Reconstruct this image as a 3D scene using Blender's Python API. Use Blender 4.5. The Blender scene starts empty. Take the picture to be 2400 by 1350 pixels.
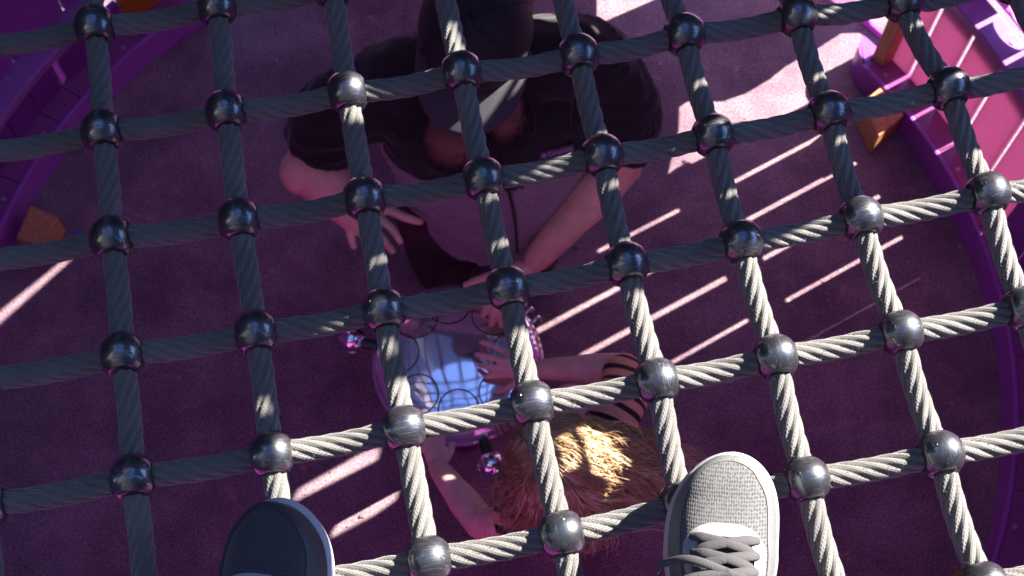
import bpy, bmesh, math, random
from mathutils import Vector as V, Matrix, Quaternion, noise
from mathutils.geometry import delaunay_2d_cdt
R = math.radians; PI = math.pi
random.seed(7)
S = bpy.context.scene; COL = S.collection

# ------------------------------------------------------------------ camera
FPX = 3297.0; TH = R(23); H = 3.35
cd = bpy.data.cameras.new('camera'); cam = bpy.data.objects.new('camera', cd); COL.objects.link(cam)
cam.location = (0, 0, H); cam.rotation_euler = (TH, 0, 0)
cd.sensor_width = 36; cd.lens = FPX / 2400 * 36; cd.clip_start = .05; cd.clip_end = 300
cd.dof.use_dof = True; cd.dof.focus_distance = 1.56; cd.dof.aperture_fstop = 11
S.camera = cam
# ------------------------------------------------------------------ sky, sun
AZ, EL = R(29.6), R(34)
SUN = V((math.cos(EL)*math.cos(AZ), math.cos(EL)*math.sin(AZ), math.sin(EL)))
w = bpy.data.worlds.new('World'); S.world = w; w.use_nodes = True
wn = w.node_tree; bg = wn.nodes['Background']
sky = wn.nodes.new('ShaderNodeTexSky'); sky.sky_type = 'NISHITA'; sky.sun_disc = False
sky.sun_elevation = EL; sky.sun_rotation = PI/2 - AZ
sky.air_density = 1.0; sky.dust_density = .4; sky.ozone_density = 2.0
tint = wn.nodes.new('ShaderNodeMix'); tint.data_type = 'RGBA'; tint.blend_type = 'MULTIPLY'; tint.inputs[0].default_value = 1; tint.inputs[7].default_value = (.80, .93, 1.34, 1)
wn.links.new(sky.outputs[0], tint.inputs[6]); wn.links.new(tint.outputs[2], bg.inputs[0]); bg.inputs[1].default_value = .07
ld = bpy.data.lights.new('sun', 'SUN'); sun = bpy.data.objects.new('sun', ld); COL.objects.link(sun)
ld.energy = 5.0; ld.angle = R(.32); ld.color = (1, .93, .84)
sun.rotation_euler = (-SUN).to_track_quat('-Z', 'Y').to_euler(); sun.location = (4, 3, 6)
S.view_settings.view_transform = 'Standard'; S.view_settings.look = 'None'
S.view_settings.exposure = 2.75; S.view_settings.gamma = 1
S.cycles.max_bounces = 10; S.cycles.diffuse_bounces = 6; S.cycles.glossy_bounces = 5
S.cycles.caustics_reflective = False; S.cycles.caustics_refractive = False

# point on the horizontal plane z seen at a place of the photograph (used to measure the real layout)
def un(px, py, z):
    a = (px-1200)/FPX; b = -(py-675)/FPX
    d = V((a, b*math.cos(TH)+math.sin(TH), b*math.sin(TH)-math.cos(TH)))
    return V((0, 0, H)) + d*((z-H)/d.z)
CX, CY = -.06, 1.222      # centre of the round tower
def pol(r, deg, z=0): return V((CX+r*math.cos(R(deg)), CY+r*math.sin(R(deg)), z))

# ------------------------------------------------------------------ materials
def N(nt, t, **kw):
    n = nt.nodes.new(t)
    for k, v in kw.items():
        if k.startswith('i_'): n.inputs[k[2:].replace('_', ' ')].default_value = v
        else: setattr(n, k, v)
    return n
def mat(name, col, rough=.5, metal=0, spec=.5, noise_amt=0, noise_scale=8, col2=None, bump=0, bump_scale=200, coat=0, sheen=0, rvar=0):
    m = bpy.data.materials.new(name); m.use_nodes = True; nt = m.node_tree; L = nt.links.new
    b = nt.nodes['Principled BSDF']
    b.inputs['Base Color'].default_value = (*col, 1); b.inputs['Roughness'].default_value = rough
    b.inputs['Metallic'].default_value = metal; b.inputs['Specular IOR Level'].default_value = spec
    b.inputs['Coat Weight'].default_value = coat; b.inputs['Sheen Weight'].default_value = sheen
    tc = N(nt, 'ShaderNodeTexCoord')
    if noise_amt or col2:
        n = N(nt, 'ShaderNodeTexNoise', i_Scale=noise_scale, i_Detail=6.0, i_Roughness=.65); L(tc.outputs['Object'], n.inputs['Vector'])
        cr = N(nt, 'ShaderNodeValToRGB'); L(n.outputs['Fac'], cr.inputs[0])
        c2 = col2 or tuple(c*(1-noise_amt) for c in col)
        cr.color_ramp.elements[0].position = .35; cr.color_ramp.elements[1].position = .65
        cr.color_ramp.elements[0].color = (*c2, 1); cr.color_ramp.elements[1].color = (*col, 1)
        L(cr.outputs[0], b.inputs['Base Color'])
    if rvar:
        n3 = N(nt, 'ShaderNodeTexNoise', i_Scale=40.0, i_Detail=8.0, i_Roughness=.7); L(tc.outputs['Object'], n3.inputs['Vector'])
        mr = N(nt, 'ShaderNodeMapRange'); L(n3.outputs['Fac'], mr.inputs[0]); mr.inputs[1].default_value = .3; mr.inputs[2].default_value = .7
        mr.inputs[3].default_value = max(0, rough-rvar); mr.inputs[4].default_value = rough+rvar; L(mr.outputs[0], b.inputs['Roughness'])
    if bump:
        n2 = N(nt, 'ShaderNodeTexNoise', i_Scale=float(bump_scale), i_Detail=4.0); L(tc.outputs['Object'], n2.inputs['Vector'])
        bp = N(nt, 'ShaderNodeBump', i_Strength=bump, i_Distance=.002); L(n2.outputs['Fac'], bp.inputs['Height']); L(bp.outputs[0], b.inputs['Normal'])
    return m
def ground_mat():
    m = bpy.data.materials.new('ground_rubber'); m.use_nodes = True; nt = m.node_tree; L = nt.links.new; b = nt.nodes['Principled BSDF']
    tc = N(nt, 'ShaderNodeTexCoord')
    n1 = N(nt, 'ShaderNodeTexNoise', i_Scale=260.0, i_Detail=3.0); n2 = N(nt, 'ShaderNodeTexNoise', i_Scale=4.0, i_Detail=7.0, i_Roughness=.7)
    n3 = N(nt, 'ShaderNodeTexVoronoi', i_Scale=26.0); n4 = N(nt, 'ShaderNodeTexNoise', i_Scale=14.0, i_Detail=5.0)
    for n in (n1, n2, n3, n4): L(tc.outputs['Object'], n.inputs['Vector'])
    c1 = N(nt, 'ShaderNodeValToRGB'); L(n1.outputs['Fac'], c1.inputs[0])
    c1.color_ramp.elements[0].position = .33; c1.color_ramp.elements[1].position = .68
    c1.color_ramp.elements[0].color = (.050, .022, .038, 1); c1.color_ramp.elements[1].color = (.42, .30, .335, 1)
    c2 = N(nt, 'ShaderNodeValToRGB'); L(n2.outputs['Fac'], c2.inputs[0])
    c2.color_ramp.elements[0].position = .38; c2.color_ramp.elements[1].position = .62
    c2.color_ramp.elements[0].color = (.55, .45, .55, 1); c2.color_ramp.elements[1].color = (1.0, .97, .95, 1)
    mx = N(nt, 'ShaderNodeMix', data_type='RGBA', blend_type='MULTIPLY'); mx.inputs[0].default_value = 1
    L(c1.outputs[0], mx.inputs[6]); L(c2.outputs[0], mx.inputs[7])
    # light dusty flecks and yellowish smudges
    c3 = N(nt, 'ShaderNodeValToRGB'); L(n3.outputs['Distance'], c3.inputs[0])
    c3.color_ramp.elements[0].position = .03; c3.color_ramp.elements[0].color = (.8, .8, .8, 1); c3.color_ramp.elements[1].position = .10; c3.color_ramp.elements[1].color = (0, 0, 0, 1)
    c4 = N(nt, 'ShaderNodeValToRGB'); L(n4.outputs['Fac'], c4.inputs[0]); c4.color_ramp.elements[0].position = .5; c4.color_ramp.elements[1].position = .62
    mm = N(nt, 'ShaderNodeMath', operation='MULTIPLY'); L(c3.outputs[0], mm.inputs[0]); L(c4.outputs[0], mm.inputs[1])
    mx2 = N(nt, 'ShaderNodeMix', data_type='RGBA'); L(mm.outputs[0], mx2.inputs[0]); L(mx.outputs[2], mx2.inputs[6]); mx2.inputs[7].default_value = (.6, .42, .42, 1)
    n5 = N(nt, 'ShaderNodeTexNoise', i_Scale=9.0, i_Detail=8.0, i_Roughness=.75, i_Distortion=.8); L(tc.outputs['Object'], n5.inputs['Vector'])
    c5 = N(nt, 'ShaderNodeValToRGB'); L(n5.outputs['Fac'], c5.inputs[0]); c5.color_ramp.elements[0].position = .60; c5.color_ramp.elements[1].position = .74; c5.color_ramp.elements[1].color = (.55, .55, .55, 1)
    mx3 = N(nt, 'ShaderNodeMix', data_type='RGBA'); L(c5.outputs[0], mx3.inputs[0]); L(mx2.outputs[2], mx3.inputs[6]); mx3.inputs[7].default_value = (.62, .36, .22, 1)
    L(mx3.outputs[2], b.inputs['Base Color']); b.inputs['Roughness'].default_value = .85
    bp = N(nt, 'ShaderNodeBump', i_Strength=.6, i_Distance=.003); L(n1.outputs['Fac'], bp.inputs['Height']); L(bp.outputs[0], b.inputs['Normal'])
    return m
def plastic(name, col, trans=None, tmix=.5, rough=.35):
    m = mat(name, col, rough, spec=.5, bump=.25, bump_scale=60, rvar=.08, noise_amt=.12, noise_scale=14)
    if trans:
        nt = m.node_tree; L = nt.links.new; b = nt.nodes['Principled BSDF']; o = nt.nodes['Material Output']
        t = N(nt, 'ShaderNodeBsdfTranslucent'); t.inputs[0].default_value = (*trans, 1)
        mx = N(nt, 'ShaderNodeMixShader'); mx.inputs[0].default_value = tmix
        L(b.outputs[0], mx.inputs[1]); L(t.outputs[0], mx.inputs[2]); L(mx.outputs[0], o.inputs[0])
    return m
def rope_mat():
    m = bpy.data.materials.new('rope_fibre'); m.use_nodes = True; nt = m.node_tree; L = nt.links.new; b = nt.nodes['Principled BSDF']
    uv = N(nt, 'ShaderNodeUVMap'); uv.uv_map = 'UVMap'
    sx = N(nt, 'ShaderNodeSeparateXYZ'); L(uv.outputs[0], sx.inputs[0])
    def math_(op, a, b_=None, v=None):
        n = N(nt, 'ShaderNodeMath', operation=op)
        for i, q in enumerate((a, b_ if b_ is not None else v)):
            if q is None: continue
            if isinstance(q, (int, float)): n.inputs[i].default_value = q
            else: L(q, n.inputs[i])
        return n.outputs[0]
    # braided yarns: chevrons wrapping the strand, u = length in m, v = strand phase in strands
    fr = math_('FRACT', sx.outputs[1]); tri = math_('ABSOLUTE', math_('SUBTRACT', fr, .5))
    ph = math_('ADD', math_('MULTIPLY', sx.outputs[0], 1/.0042), math_('MULTIPLY', tri, 3.0))
    wv = math_('SINE', math_('MULTIPLY', ph, 2*PI)); wv2 = math_('SINE', math_('MULTIPLY', sx.outputs[1], 2*PI*4))
    hh = math_('ADD', math_('MULTIPLY', math_('ADD', wv, wv2), .25), .5)
    tc = N(nt, 'ShaderNodeTexCoord'); n1 = N(nt, 'ShaderNodeTexNoise', i_Scale=700.0, i_Detail=3.0); L(tc.outputs['Object'], n1.inputs['Vector'])
    n2 = N(nt, 'ShaderNodeTexNoise', i_Scale=18.0, i_Detail=4.0); L(tc.outputs['Object'], n2.inputs['Vector'])
    ht = math_('ADD', hh, math_('MULTIPLY', n1.outputs['Fac'], .9))
    bp = N(nt, 'ShaderNodeBump', i_Strength=.6, i_Distance=.0008); L(ht, bp.inputs['Height']); L(bp.outputs[0], b.inputs['Normal'])
    cr = N(nt, 'ShaderNodeValToRGB'); L(ht, cr.inputs[0]); cr.color_ramp.elements[0].position = .3; cr.color_ramp.elements[1].position = 1.2 if False else 1.0
    cr.color_ramp.elements[0].color = (.026, .027, .030, 1); cr.color_ramp.elements[1].color = (.112, .107, .099, 1)
    c2 = N(nt, 'ShaderNodeValToRGB'); L(n2.outputs['Fac'], c2.inputs[0]); c2.color_ramp.elements[0].position = .35; c2.color_ramp.elements[0].color = (.75, .74, .74, 1); c2.color_ramp.elements[1].position = .65
    mx = N(nt, 'ShaderNodeMix', data_type='RGBA', blend_type='MULTIPLY'); mx.inputs[0].default_value = 1; L(cr.outputs[0], mx.inputs[6]); L(c2.outputs[0], mx.inputs[7])
    L(mx.outputs[2], b.inputs['Base Color']); b.inputs['Roughness'].default_value = .8; b.inputs['Sheen Weight'].default_value = .3
    return m
def ball_mat():
    m = mat('dark_ball_alloy', (.10, .105, .115), .3, metal=.8, coat=1.0)
    nt = m.node_tree; L = nt.links.new; b = nt.nodes['Principled BSDF']; tc = nt.nodes['Texture Coordinate']
    mp = N(nt, 'ShaderNodeMapping'); L(tc.outputs['Object'], mp.inputs[0]); oi = N(nt, 'ShaderNodeObjectInfo'); mr_ = N(nt, 'ShaderNodeMath', operation='MULTIPLY'); L(oi.outputs['Random'], mr_.inputs[0]); mr_.inputs[1].default_value = 7.0; L(mr_.outputs[0], mp.inputs['Location'])
    # fine scratches: two crossing sets of stretched noise
    outs = []
    for rz, sc in (((.4, .2, .5), (9, 260, 40)), ((1.1, .7, 2.0), (12, 300, 50))):
        mp2 = N(nt, 'ShaderNodeMapping'); L(mp.outputs[0], mp2.inputs[0]); mp2.inputs['Rotation'].default_value = rz; mp2.inputs['Scale'].default_value = sc
        nz = N(nt, 'ShaderNodeTexNoise', i_Scale=3.0, i_Detail=3.0, i_Distortion=.6); L(mp2.outputs[0], nz.inputs['Vector'])
        c_ = N(nt, 'ShaderNodeValToRGB'); L(nz.outputs['Fac'], c_.inputs[0]); c_.color_ramp.elements[0].position = .62; c_.color_ramp.elements[1].position = .72; outs.append(c_)
    cr = N(nt, 'ShaderNodeMath', operation='MAXIMUM'); L(outs[0].outputs[0], cr.inputs[0]); L(outs[1].outputs[0], cr.inputs[1])
    n2 = N(nt, 'ShaderNodeTexNoise', i_Scale=60.0, i_Detail=8.0, i_Roughness=.75); L(mp.outputs[0], n2.inputs['Vector'])
    rr = N(nt, 'ShaderNodeMapRange'); L(n2.outputs['Fac'], rr.inputs[0]); rr.inputs[1].default_value = .35; rr.inputs[2].default_value = .65; rr.inputs[3].default_value = .34; rr.inputs[4].default_value = .5
    L(rr.outputs[0], b.inputs['Roughness'])
    mm = N(nt, 'ShaderNodeMath', operation='MULTIPLY'); L(cr.outputs[0], mm.inputs[0]); L(n2.outputs['Fac'], mm.inputs[1])
    mc = N(nt, 'ShaderNodeMix', data_type='RGBA'); L(mm.outputs[0], mc.inputs[0]); mc.inputs[6].default_value = (.055, .058, .068, 1); mc.inputs[7].default_value = (.34, .34, .34, 1); b.inputs['Coat Roughness'].default_value = .12
    L(mc.outputs[2], b.inputs['Base Color'])
    bp = N(nt, 'ShaderNodeBump', i_Strength=.08, i_Distance=.0004); L(n2.outputs['Fac'], bp.inputs['Height']); L(bp.outputs[0], b.inputs['Normal'])
    return m
def knit_mat(name, dark, light, scale=400, rough=.85):
    m = mat(name, light, rough, sheen=.25); nt = m.node_tree; L = nt.links.new; b = nt.nodes['Principled BSDF']
    uv = N(nt, 'ShaderNodeUVMap'); uv.uv_map = 'UVMap'; mp = N(nt, 'ShaderNodeMapping'); L(uv.outputs[0], mp.inputs[0]); mp.inputs['Scale'].default_value = (scale, scale*.62, 1)
    vo = N(nt, 'ShaderNodeTexVoronoi', i_Scale=1.0, i_Randomness=.3); L(mp.outputs[0], vo.inputs['Vector'])
    cr = N(nt, 'ShaderNodeValToRGB'); L(vo.outputs['Distance'], cr.inputs[0])
    cr.color_ramp.elements[0].position = .2; cr.color_ramp.elements[0].color = (*dark, 1); cr.color_ramp.elements[1].position = .5; cr.color_ramp.elements[1].color = (*light, 1)
    L(cr.outputs[0], b.inputs['Base Color'])
    bp = N(nt, 'ShaderNodeBump', i_Strength=.7, i_Distance=.001); L(vo.outputs['Distance'], bp.inputs['Height']); L(bp.outputs[0], b.inputs['Normal'])
    return m
def wood_mat():
    m = bpy.data.materials.new('fir_wood'); m.use_nodes = True; nt = m.node_tree; L = nt.links.new; b = nt.nodes['Principled BSDF']
    tc = N(nt, 'ShaderNodeTexCoord'); mp = N(nt, 'ShaderNodeMapping'); L(tc.outputs['Object'], mp.inputs[0]); mp.inputs['Scale'].default_value = (1, 1, .12)
    n = N(nt, 'ShaderNodeTexNoise', i_Scale=60.0, i_Detail=6.0, i_Distortion=1.5); L(mp.outputs[0], n.inputs['Vector'])
    cr = N(nt, 'ShaderNodeValToRGB'); L(n.outputs['Fac'], cr.inputs[0]); cr.color_ramp.elements[0].position = .35; cr.color_ramp.elements[1].position = .7
    cr.color_ramp.elements[0].color = (.50, .20, .07, 1); cr.color_ramp.elements[1].color = (.74, .38, .16, 1)
    L(cr.outputs[0], b.inputs['Base Color']); b.inputs['Roughness'].default_value = .6
    return m
def skin_mat(name, c):
    m = mat(name, c, .5, noise_amt=.25, noise_scale=22, bump=.15, bump_scale=350); b = m.node_tree.nodes['Principled BSDF']
    b.inputs['Subsurface Weight'].default_value = .15; b.inputs['Subsurface Radius'].default_value = (.012, .004, .002); b.inputs['Subsurface Scale'].default_value = 1
    return m
def stripe_mat():
    m = mat('striped_jersey', (.55, .28, .18), .85); nt = m.node_tree; L = nt.links.new; b = nt.nodes['Principled BSDF']
    tc = N(nt, 'ShaderNodeTexCoord'); sp = N(nt, 'ShaderNodeSeparateXYZ'); uv = N(nt, 'ShaderNodeUVMap'); uv.uv_map = 'UVMap'; L(uv.outputs[0], sp.inputs[0])
    a = N(nt, 'ShaderNodeMath', operation='FRACT'); m1 = N(nt, 'ShaderNodeMath', operation='MULTIPLY'); L(sp.outputs[0], m1.inputs[0]); m1.inputs[1].default_value = 1/.034; L(m1.outputs[0], a.inputs[0])
    cr = N(nt, 'ShaderNodeValToRGB'); cr.color_ramp.interpolation = 'CONSTANT'; L(a.outputs[0], cr.inputs[0])
    cr.color_ramp.elements[0].color = (.74, .37, .22, 1); cr.color_ramp.elements[1].position = .62; cr.color_ramp.elements[1].color = (.012, .012, .022, 1)
    L(cr.outputs[0], b.inputs['Base Color']); return m
def drum_mat():
    m = mat('polished_steel', (.66, .6, .68), .16, metal=.82); nt = m.node_tree; L = nt.links.new; b = nt.nodes['Principled BSDF']; tc = nt.nodes['Texture Coordinate']
    n = N(nt, 'ShaderNodeTexNoise', i_Scale=22.0, i_Detail=8.0, i_Roughness=.7); L(tc.outputs['Object'], n.inputs['Vector'])
    r = N(nt, 'ShaderNodeMapRange'); L(n.outputs['Fac'], r.inputs[0]); r.inputs[1].default_value = .35; r.inputs[2].default_value = .7; r.inputs[3].default_value = .04; r.inputs[4].default_value = .13; L(r.outputs[0], b.inputs['Roughness'])
    n2 = N(nt, 'ShaderNodeTexNoise', i_Scale=5.0, i_Detail=3.0); L(tc.outputs['Object'], n2.inputs['Vector'])
    cr = N(nt, 'ShaderNodeValToRGB'); L(n2.outputs['Fac'], cr.inputs[0]); cr.color_ramp.elements[0].position = .35; cr.color_ramp.elements[1].position = .65
    cr.color_ramp.elements[0].color = (.80, .72, .80, 1); cr.color_ramp.elements[1].color = (.88, .86, .90, 1)
    sp = N(nt, 'ShaderNodeTexVoronoi', i_Scale=70.0); L(tc.outputs['Object'], sp.inputs['Vector'])
    cs = N(nt, 'ShaderNodeValToRGB'); L(sp.outputs['Distance'], cs.inputs[0]); cs.color_ramp.elements[0].position = .06; cs.color_ramp.elements[0].color = (.35, .3, .3, 1); cs.color_ramp.elements[1].position = .13
    mx = N(nt, 'ShaderNodeMix', data_type='RGBA', blend_type='MULTIPLY'); mx.inputs[0].default_value = .6; L(cr.outputs[0], mx.inputs[6]); L(cs.outputs[0], mx.inputs[7]); L(mx.outputs[2], b.inputs['Base Color'])
    return m
M = dict(
 ground=ground_mat(), rope=rope_mat(), ball=ball_mat(), wood=wood_mat(), stripe=stripe_mat(), drum=drum_mat(),
 violet=plastic('violet_plastic', (.34, .08, .46)), curb=plastic('violet_curb', (.42, .10, .55)),
 rail=plastic('lilac_rail', (.42, .16, .50)), step=plastic('plum_step', (.34, .09, .28), rough=.22),
 panel=plastic('magenta_panel', (.22, .03, .30)), pink=plastic('backlit_panel', (.42, .16, .32), (.62, .25, .42), .5),
 wall=plastic('violet_wall', (.36, .08, .42), (.45, .13, .42), .3), lilac=plastic('lilac_wall', (.40, .07, .38)), diffuser=plastic('light_diffuser', (.60, .48, .60), (.62, .46, .58), .5), shade=plastic('grey_shade_panel', (.10, .10, .13)), orange=plastic('orange_panel', (.75, .24, .01)),
 skin=skin_mat('skin', (.84, .50, .36)), kidskin=skin_mat('fair_skin', (.86, .55, .44)),
 fleece=mat('black_fleece', (.022, .014, .018), .95, bump=.5, bump_scale=300, sheen=.15, noise_amt=.3, noise_scale=40),
 greyfleece=mat('mauve_fleece', (.27, .24, .25), .95, bump=.5, bump_scale=300, sheen=.2, noise_amt=.15, noise_scale=30),
 capm=mat('black_cotton', (.018, .018, .026), .8, bump=.4, bump_scale=500), brim=mat('grey_brim', (.10, .095, .12), .8, bump=.5, bump_scale=600),
 trouser=mat('dark_trousers', (.05, .025, .035), .9, bump=.3), beard=mat('ginger_beard', (.16, .085, .06), .7),
 hair=mat('ginger_hair', (.54, .36, .18), .38, spec=.6, noise_amt=.45, noise_scale=55), hair2=mat('golden_hair', (.76, .56, .33), .35, spec=.6, noise_amt=.3, noise_scale=55),
 pinkcloth=mat('pink_leggings', (.62, .30, .50), .8, bump=.3), black=mat('black_rubber', (.012, .012, .014), .45), steel=mat('chrome', (.80, .76, .80), .1, metal=1),
 tag=mat('lilac_tag', (.42, .33, .70), .6), logo=mat('grey_thread', (.42, .28, .45), .6), eye=mat('eye', (.8, .78, .75), .2), iris=mat('iris', (.05, .03, .02), .2), lip=mat('lip', (.5, .16, .15), .4),
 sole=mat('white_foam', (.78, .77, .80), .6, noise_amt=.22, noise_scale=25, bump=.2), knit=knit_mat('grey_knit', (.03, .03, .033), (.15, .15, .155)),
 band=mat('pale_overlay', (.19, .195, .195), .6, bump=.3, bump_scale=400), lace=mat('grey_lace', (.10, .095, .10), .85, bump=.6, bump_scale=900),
 stay=mat('white_overlay', (.5, .5, .5), .5), shadeknit=knit_mat('shaded_knit', (.010, .010, .016), (.040, .040, .062)), shadeband=mat('shaded_overlay', (.055, .055, .066), .6, bump=.3, bump_scale=400),
 pebble=mat('pebble', (.45, .34, .33), .8, noise_amt=.4, noise_scale=20), wire=mat('cable_steel', (.4, .4, .42), .4, metal=1), bead=mat('dark_beads', (.03, .02, .03), .3), bead2=mat('pale_beads', (.7, .6, .6), .3))

def deepen(names, k):
    """settle a material's colours to the photographed albedo"""
    for nme in names:
        for nd in M[nme].node_tree.nodes:
            if nd.type == 'VALTORGB' and any(l.to_socket.name in ('Base Color', 'A', 'B') or l.to_node.type == 'MIX' for l in nd.outputs[0].links):
                for e in nd.color_ramp.elements: c = e.color; e.color = (c[0]*k, c[1]*k, c[2]*k, 1)
            if nd.type == 'BSDF_PRINCIPLED': c = nd.inputs['Base Color'].default_value; nd.inputs['Base Color'].default_value = (c[0]*k, c[1]*k, c[2]*k, 1)
            if nd.type == 'BSDF_TRANSLUCENT': c = nd.inputs[0].default_value; nd.inputs[0].default_value = (c[0]*k, c[1]*k, c[2]*k, 1)
deepen(['sole', 'knit', 'band', 'lace', 'stay', 'shadeknit', 'shadeband', 'fleece', 'capm', 'brim', 'pebble', 'orange'], .46)
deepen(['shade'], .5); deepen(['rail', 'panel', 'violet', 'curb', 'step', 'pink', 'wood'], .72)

# ------------------------------------------------------------------ helpers
def tag(o, label=None, cat=None, group=None, kind=None):
    for k, v in (('label', label), ('category', cat), ('group', group), ('kind', kind)):
        if v: o[k] = v
    return o
def empty(name, loc, label, cat, group=None):
    o = bpy.data.objects.new(name, None); COL.objects.link(o); o.location = loc; o.empty_display_size = .05
    bpy.context.view_layer.update()
    return tag(o, label, cat, group)
def obj(name, me, mats, parent=None, smooth=True):
    o = bpy.data.objects.new(name, me); COL.objects.link(o); me.name = name
    if not isinstance(mats, (list, tuple)): mats = [mats]
    if not me.materials:
        for m in mats: me.materials.append(m)
    if smooth and len(me.polygons): me.polygons.foreach_set('use_smooth', [True]*len(me.polygons))
    if parent: o.parent = parent; o.matrix_parent_inverse = parent.matrix_world.inverted()
    return o
class MB:
    def __init__(s): s.v = []; s.f = []
    def add(s, vs, fs):
        n = len(s.v); s.v += [tuple(p) for p in vs]; s.f += [tuple(i+n for i in f) for f in fs]; return s
    def mesh(s, name='m'):
        me = bpy.data.meshes.new(name); me.from_pydata(s.v, [], s.f); me.validate(); me.update(); return me
    def loft(s, secs, n=16, cap=True):
        """secs: (centre, a, b, xaxis, yaxis) rings joined in order"""
        vs = []; fs = []
        for (c, a, b, xa, ya) in secs:
            for i in range(n):
                t = 2*PI*i/n; vs.append(V(c)+xa*(a*math.cos(t))+ya*(b*math.sin(t)))
        for k in range(len(secs)-1):
            for i in range(n):
                j = (i+1) % n; fs.append((k*n+i, k*n+j, (k+1)*n+j, (k+1)*n+i))
        if cap:
            fs.append(tuple(range(n-1, -1, -1))); fs.append(tuple(range((len(secs)-1)*n, len(secs)*n)))
        return s.add(vs, fs)
    def tube(s, pts, rad, n=12, flat=1.0, up=V((0, 0, 1)), sub=4, round_ends=True):
        """smooth tapering limb through pts with radius per point"""
        pts = [V(p) for p in pts]; m = len(pts)
        if not isinstance(rad, (list, tuple)): rad = [rad]*m
        P = []; Q = []
        if m == 2: sub2 = max(1, sub)
        for k in range(m-1):
            p0 = pts[max(0, k-1)]; p1 = pts[k]; p2 = pts[k+1]; p3 = pts[min(m-1, k+2)]
            for q in range(sub):
                t = q/sub; P.append(.5*((2*p1)+(p2-p0)*t+(2*p0-5*p1+4*p2-p3)*t*t+(3*p1-p0-3*p2+p3)*t**3)); Q.append(rad[k]+(rad[k+1]-rad[k])*(3*t*t-2*t**3))
        P.append(pts[-1]); Q.append(rad[-1])
        T = [(P[min(i+1, len(P)-1)]-P[max(i-1, 0)]).normalized() for i in range(len(P))]
        x = T[0].cross(up)
        if x.length < .05: x = T[0].cross(V((1, 0, 0)))
        x.normalize(); secs = []
        if round_ends:
            for d, q in ((.95, .3), (.8, .6), (.45, .88)): secs.append((P[0]-T[0]*Q[0]*d, Q[0]*q, Q[0]*q*flat, None, T[0]))
        for i in range(len(P)): secs.append((P[i], Q[i], Q[i]*flat, None, T[i]))
        if round_ends:
            for d, q in ((.45, .88), (.8, .6), (.95, .3)): secs.append((P[-1]+T[-1]*Q[-1]*d, Q[-1]*q, Q[-1]*q*flat, None, T[-1]))
        out = []
        for (c, a, b, _, t) in secs:
            x = (x - t*x.dot(t)).normalized(); y = t.cross(x); out.append((c, a, b, x, y))
        return s.loft(out, n)
    def ball(s, c, r, nu=20, nv=12, rot=None):
        if not isinstance(r, (tuple, list)): r = (r, r, r)
        vs = []; fs = []
        for j in range(nv+1):
            ph = PI*j/nv
            for i in range(nu):
                th = 2*PI*i/nu; p = V((r[0]*math.sin(ph)*math.cos(th), r[1]*math.sin(ph)*math.sin(th), r[2]*math.cos(ph)))
                if rot: p = rot @ p
                vs.append(V(c)+p)
        for j in range(nv):
            for i in range(nu):
                k = (i+1) % nu; fs.append((j*nu+i, (j+1)*nu+i, (j+1)*nu+k, j*nu+k))
        return s.add(vs, fs)
    def prism(s, poly, z0, z1):
        n = len(poly); vs = [(p[0], p[1], z0) for p in poly]+[(p[0], p[1], z1) for p in poly]
        a = sum(poly[i][0]*poly[(i+1) % n][1]-poly[(i+1) % n][0]*poly[i][1] for i in range(n))
        fs = [tuple(range(n, 2*n)), tuple(range(n-1, -1, -1))]+[(i, (i+1) % n, n+(i+1) % n, n+i) for i in range(n)]
        if a < 0: fs = [tuple(reversed(f)) for f in fs]
        return s.add(vs, fs)
    def sector(s, r0, r1, z0, z1, a0, a1, seg=None):
        seg = seg or max(2, int(abs(a1-a0)/1.5)); vs = []; fs = []
        for k in range(seg+1):
            a = a0+(a1-a0)*k/seg; vs += [pol(r0, a, z0), pol(r1, a, z0), pol(r1, a, z1), pol(r0, a, z1)]
        for k in range(seg):
            b = 4*k; c = b+4
            for i in range(4): j = (i+1) % 4; fs.append((b+i, c+i, c+j, b+j))
        fs += [(0, 1, 2, 3), (4*seg+3, 4*seg+2, 4*seg+1, 4*seg)]
        return s.add(vs, fs)
def bevel(me, w=.004, seg=2):
    bm = bmesh.new(); bm.from_mesh(me); bmesh.ops.recalc_face_normals(bm, faces=bm.faces)
    es = [e for e in bm.edges if len(e.link_faces) == 2 and e.calc_face_angle(0) > .6]
    bmesh.ops.bevel(bm, geom=es, offset=w, segments=seg, affect='EDGES', profile=.6); bm.to_mesh(me); bm.free()
    for p in me.polygons: p.use_smooth = False
    return me
def remesh(mb, voxel, smooth=4, disp=None):
    me = mb.mesh('tmp'); o = bpy.data.objects.new('tmp', me); COL.objects.link(o)
    r = o.modifiers.new('r', 'REMESH'); r.mode = 'VOXEL'; r.voxel_size = voxel; r.use_smooth_shade = True
    if smooth: sm = o.modifiers.new('s', 'SMOOTH'); sm.factor = .5; sm.iterations = smooth
    dg = bpy.context.evaluated_depsgraph_get(); dg.update()
    out = bpy.data.meshes.new_from_object(o.evaluated_get(dg)); bpy.data.objects.remove(o); bpy.data.meshes.remove(me)
    if disp:
        for v in out.vertices: v.co = V(v.co)+v.normal*disp(v.co)
    return out
def setuv(me, fn):
    uv = me.uv_layers.new(name='UVMap'); vs = me.vertices
    for l in me.loops: uv.data[l.index].uv = fn(vs[l.vertex_index].co)

# ------------------------------------------------------------------ ground
gm = bpy.data.meshes.new('g'); gm.from_pydata([(-40, -40, 0), (40, -40, 0), (40, 40, 0), (-40, 40, 0)], [], [(0, 1, 2, 3)])
tag(obj('ground', gm, M['ground'], smooth=False), kind='structure')

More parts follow.
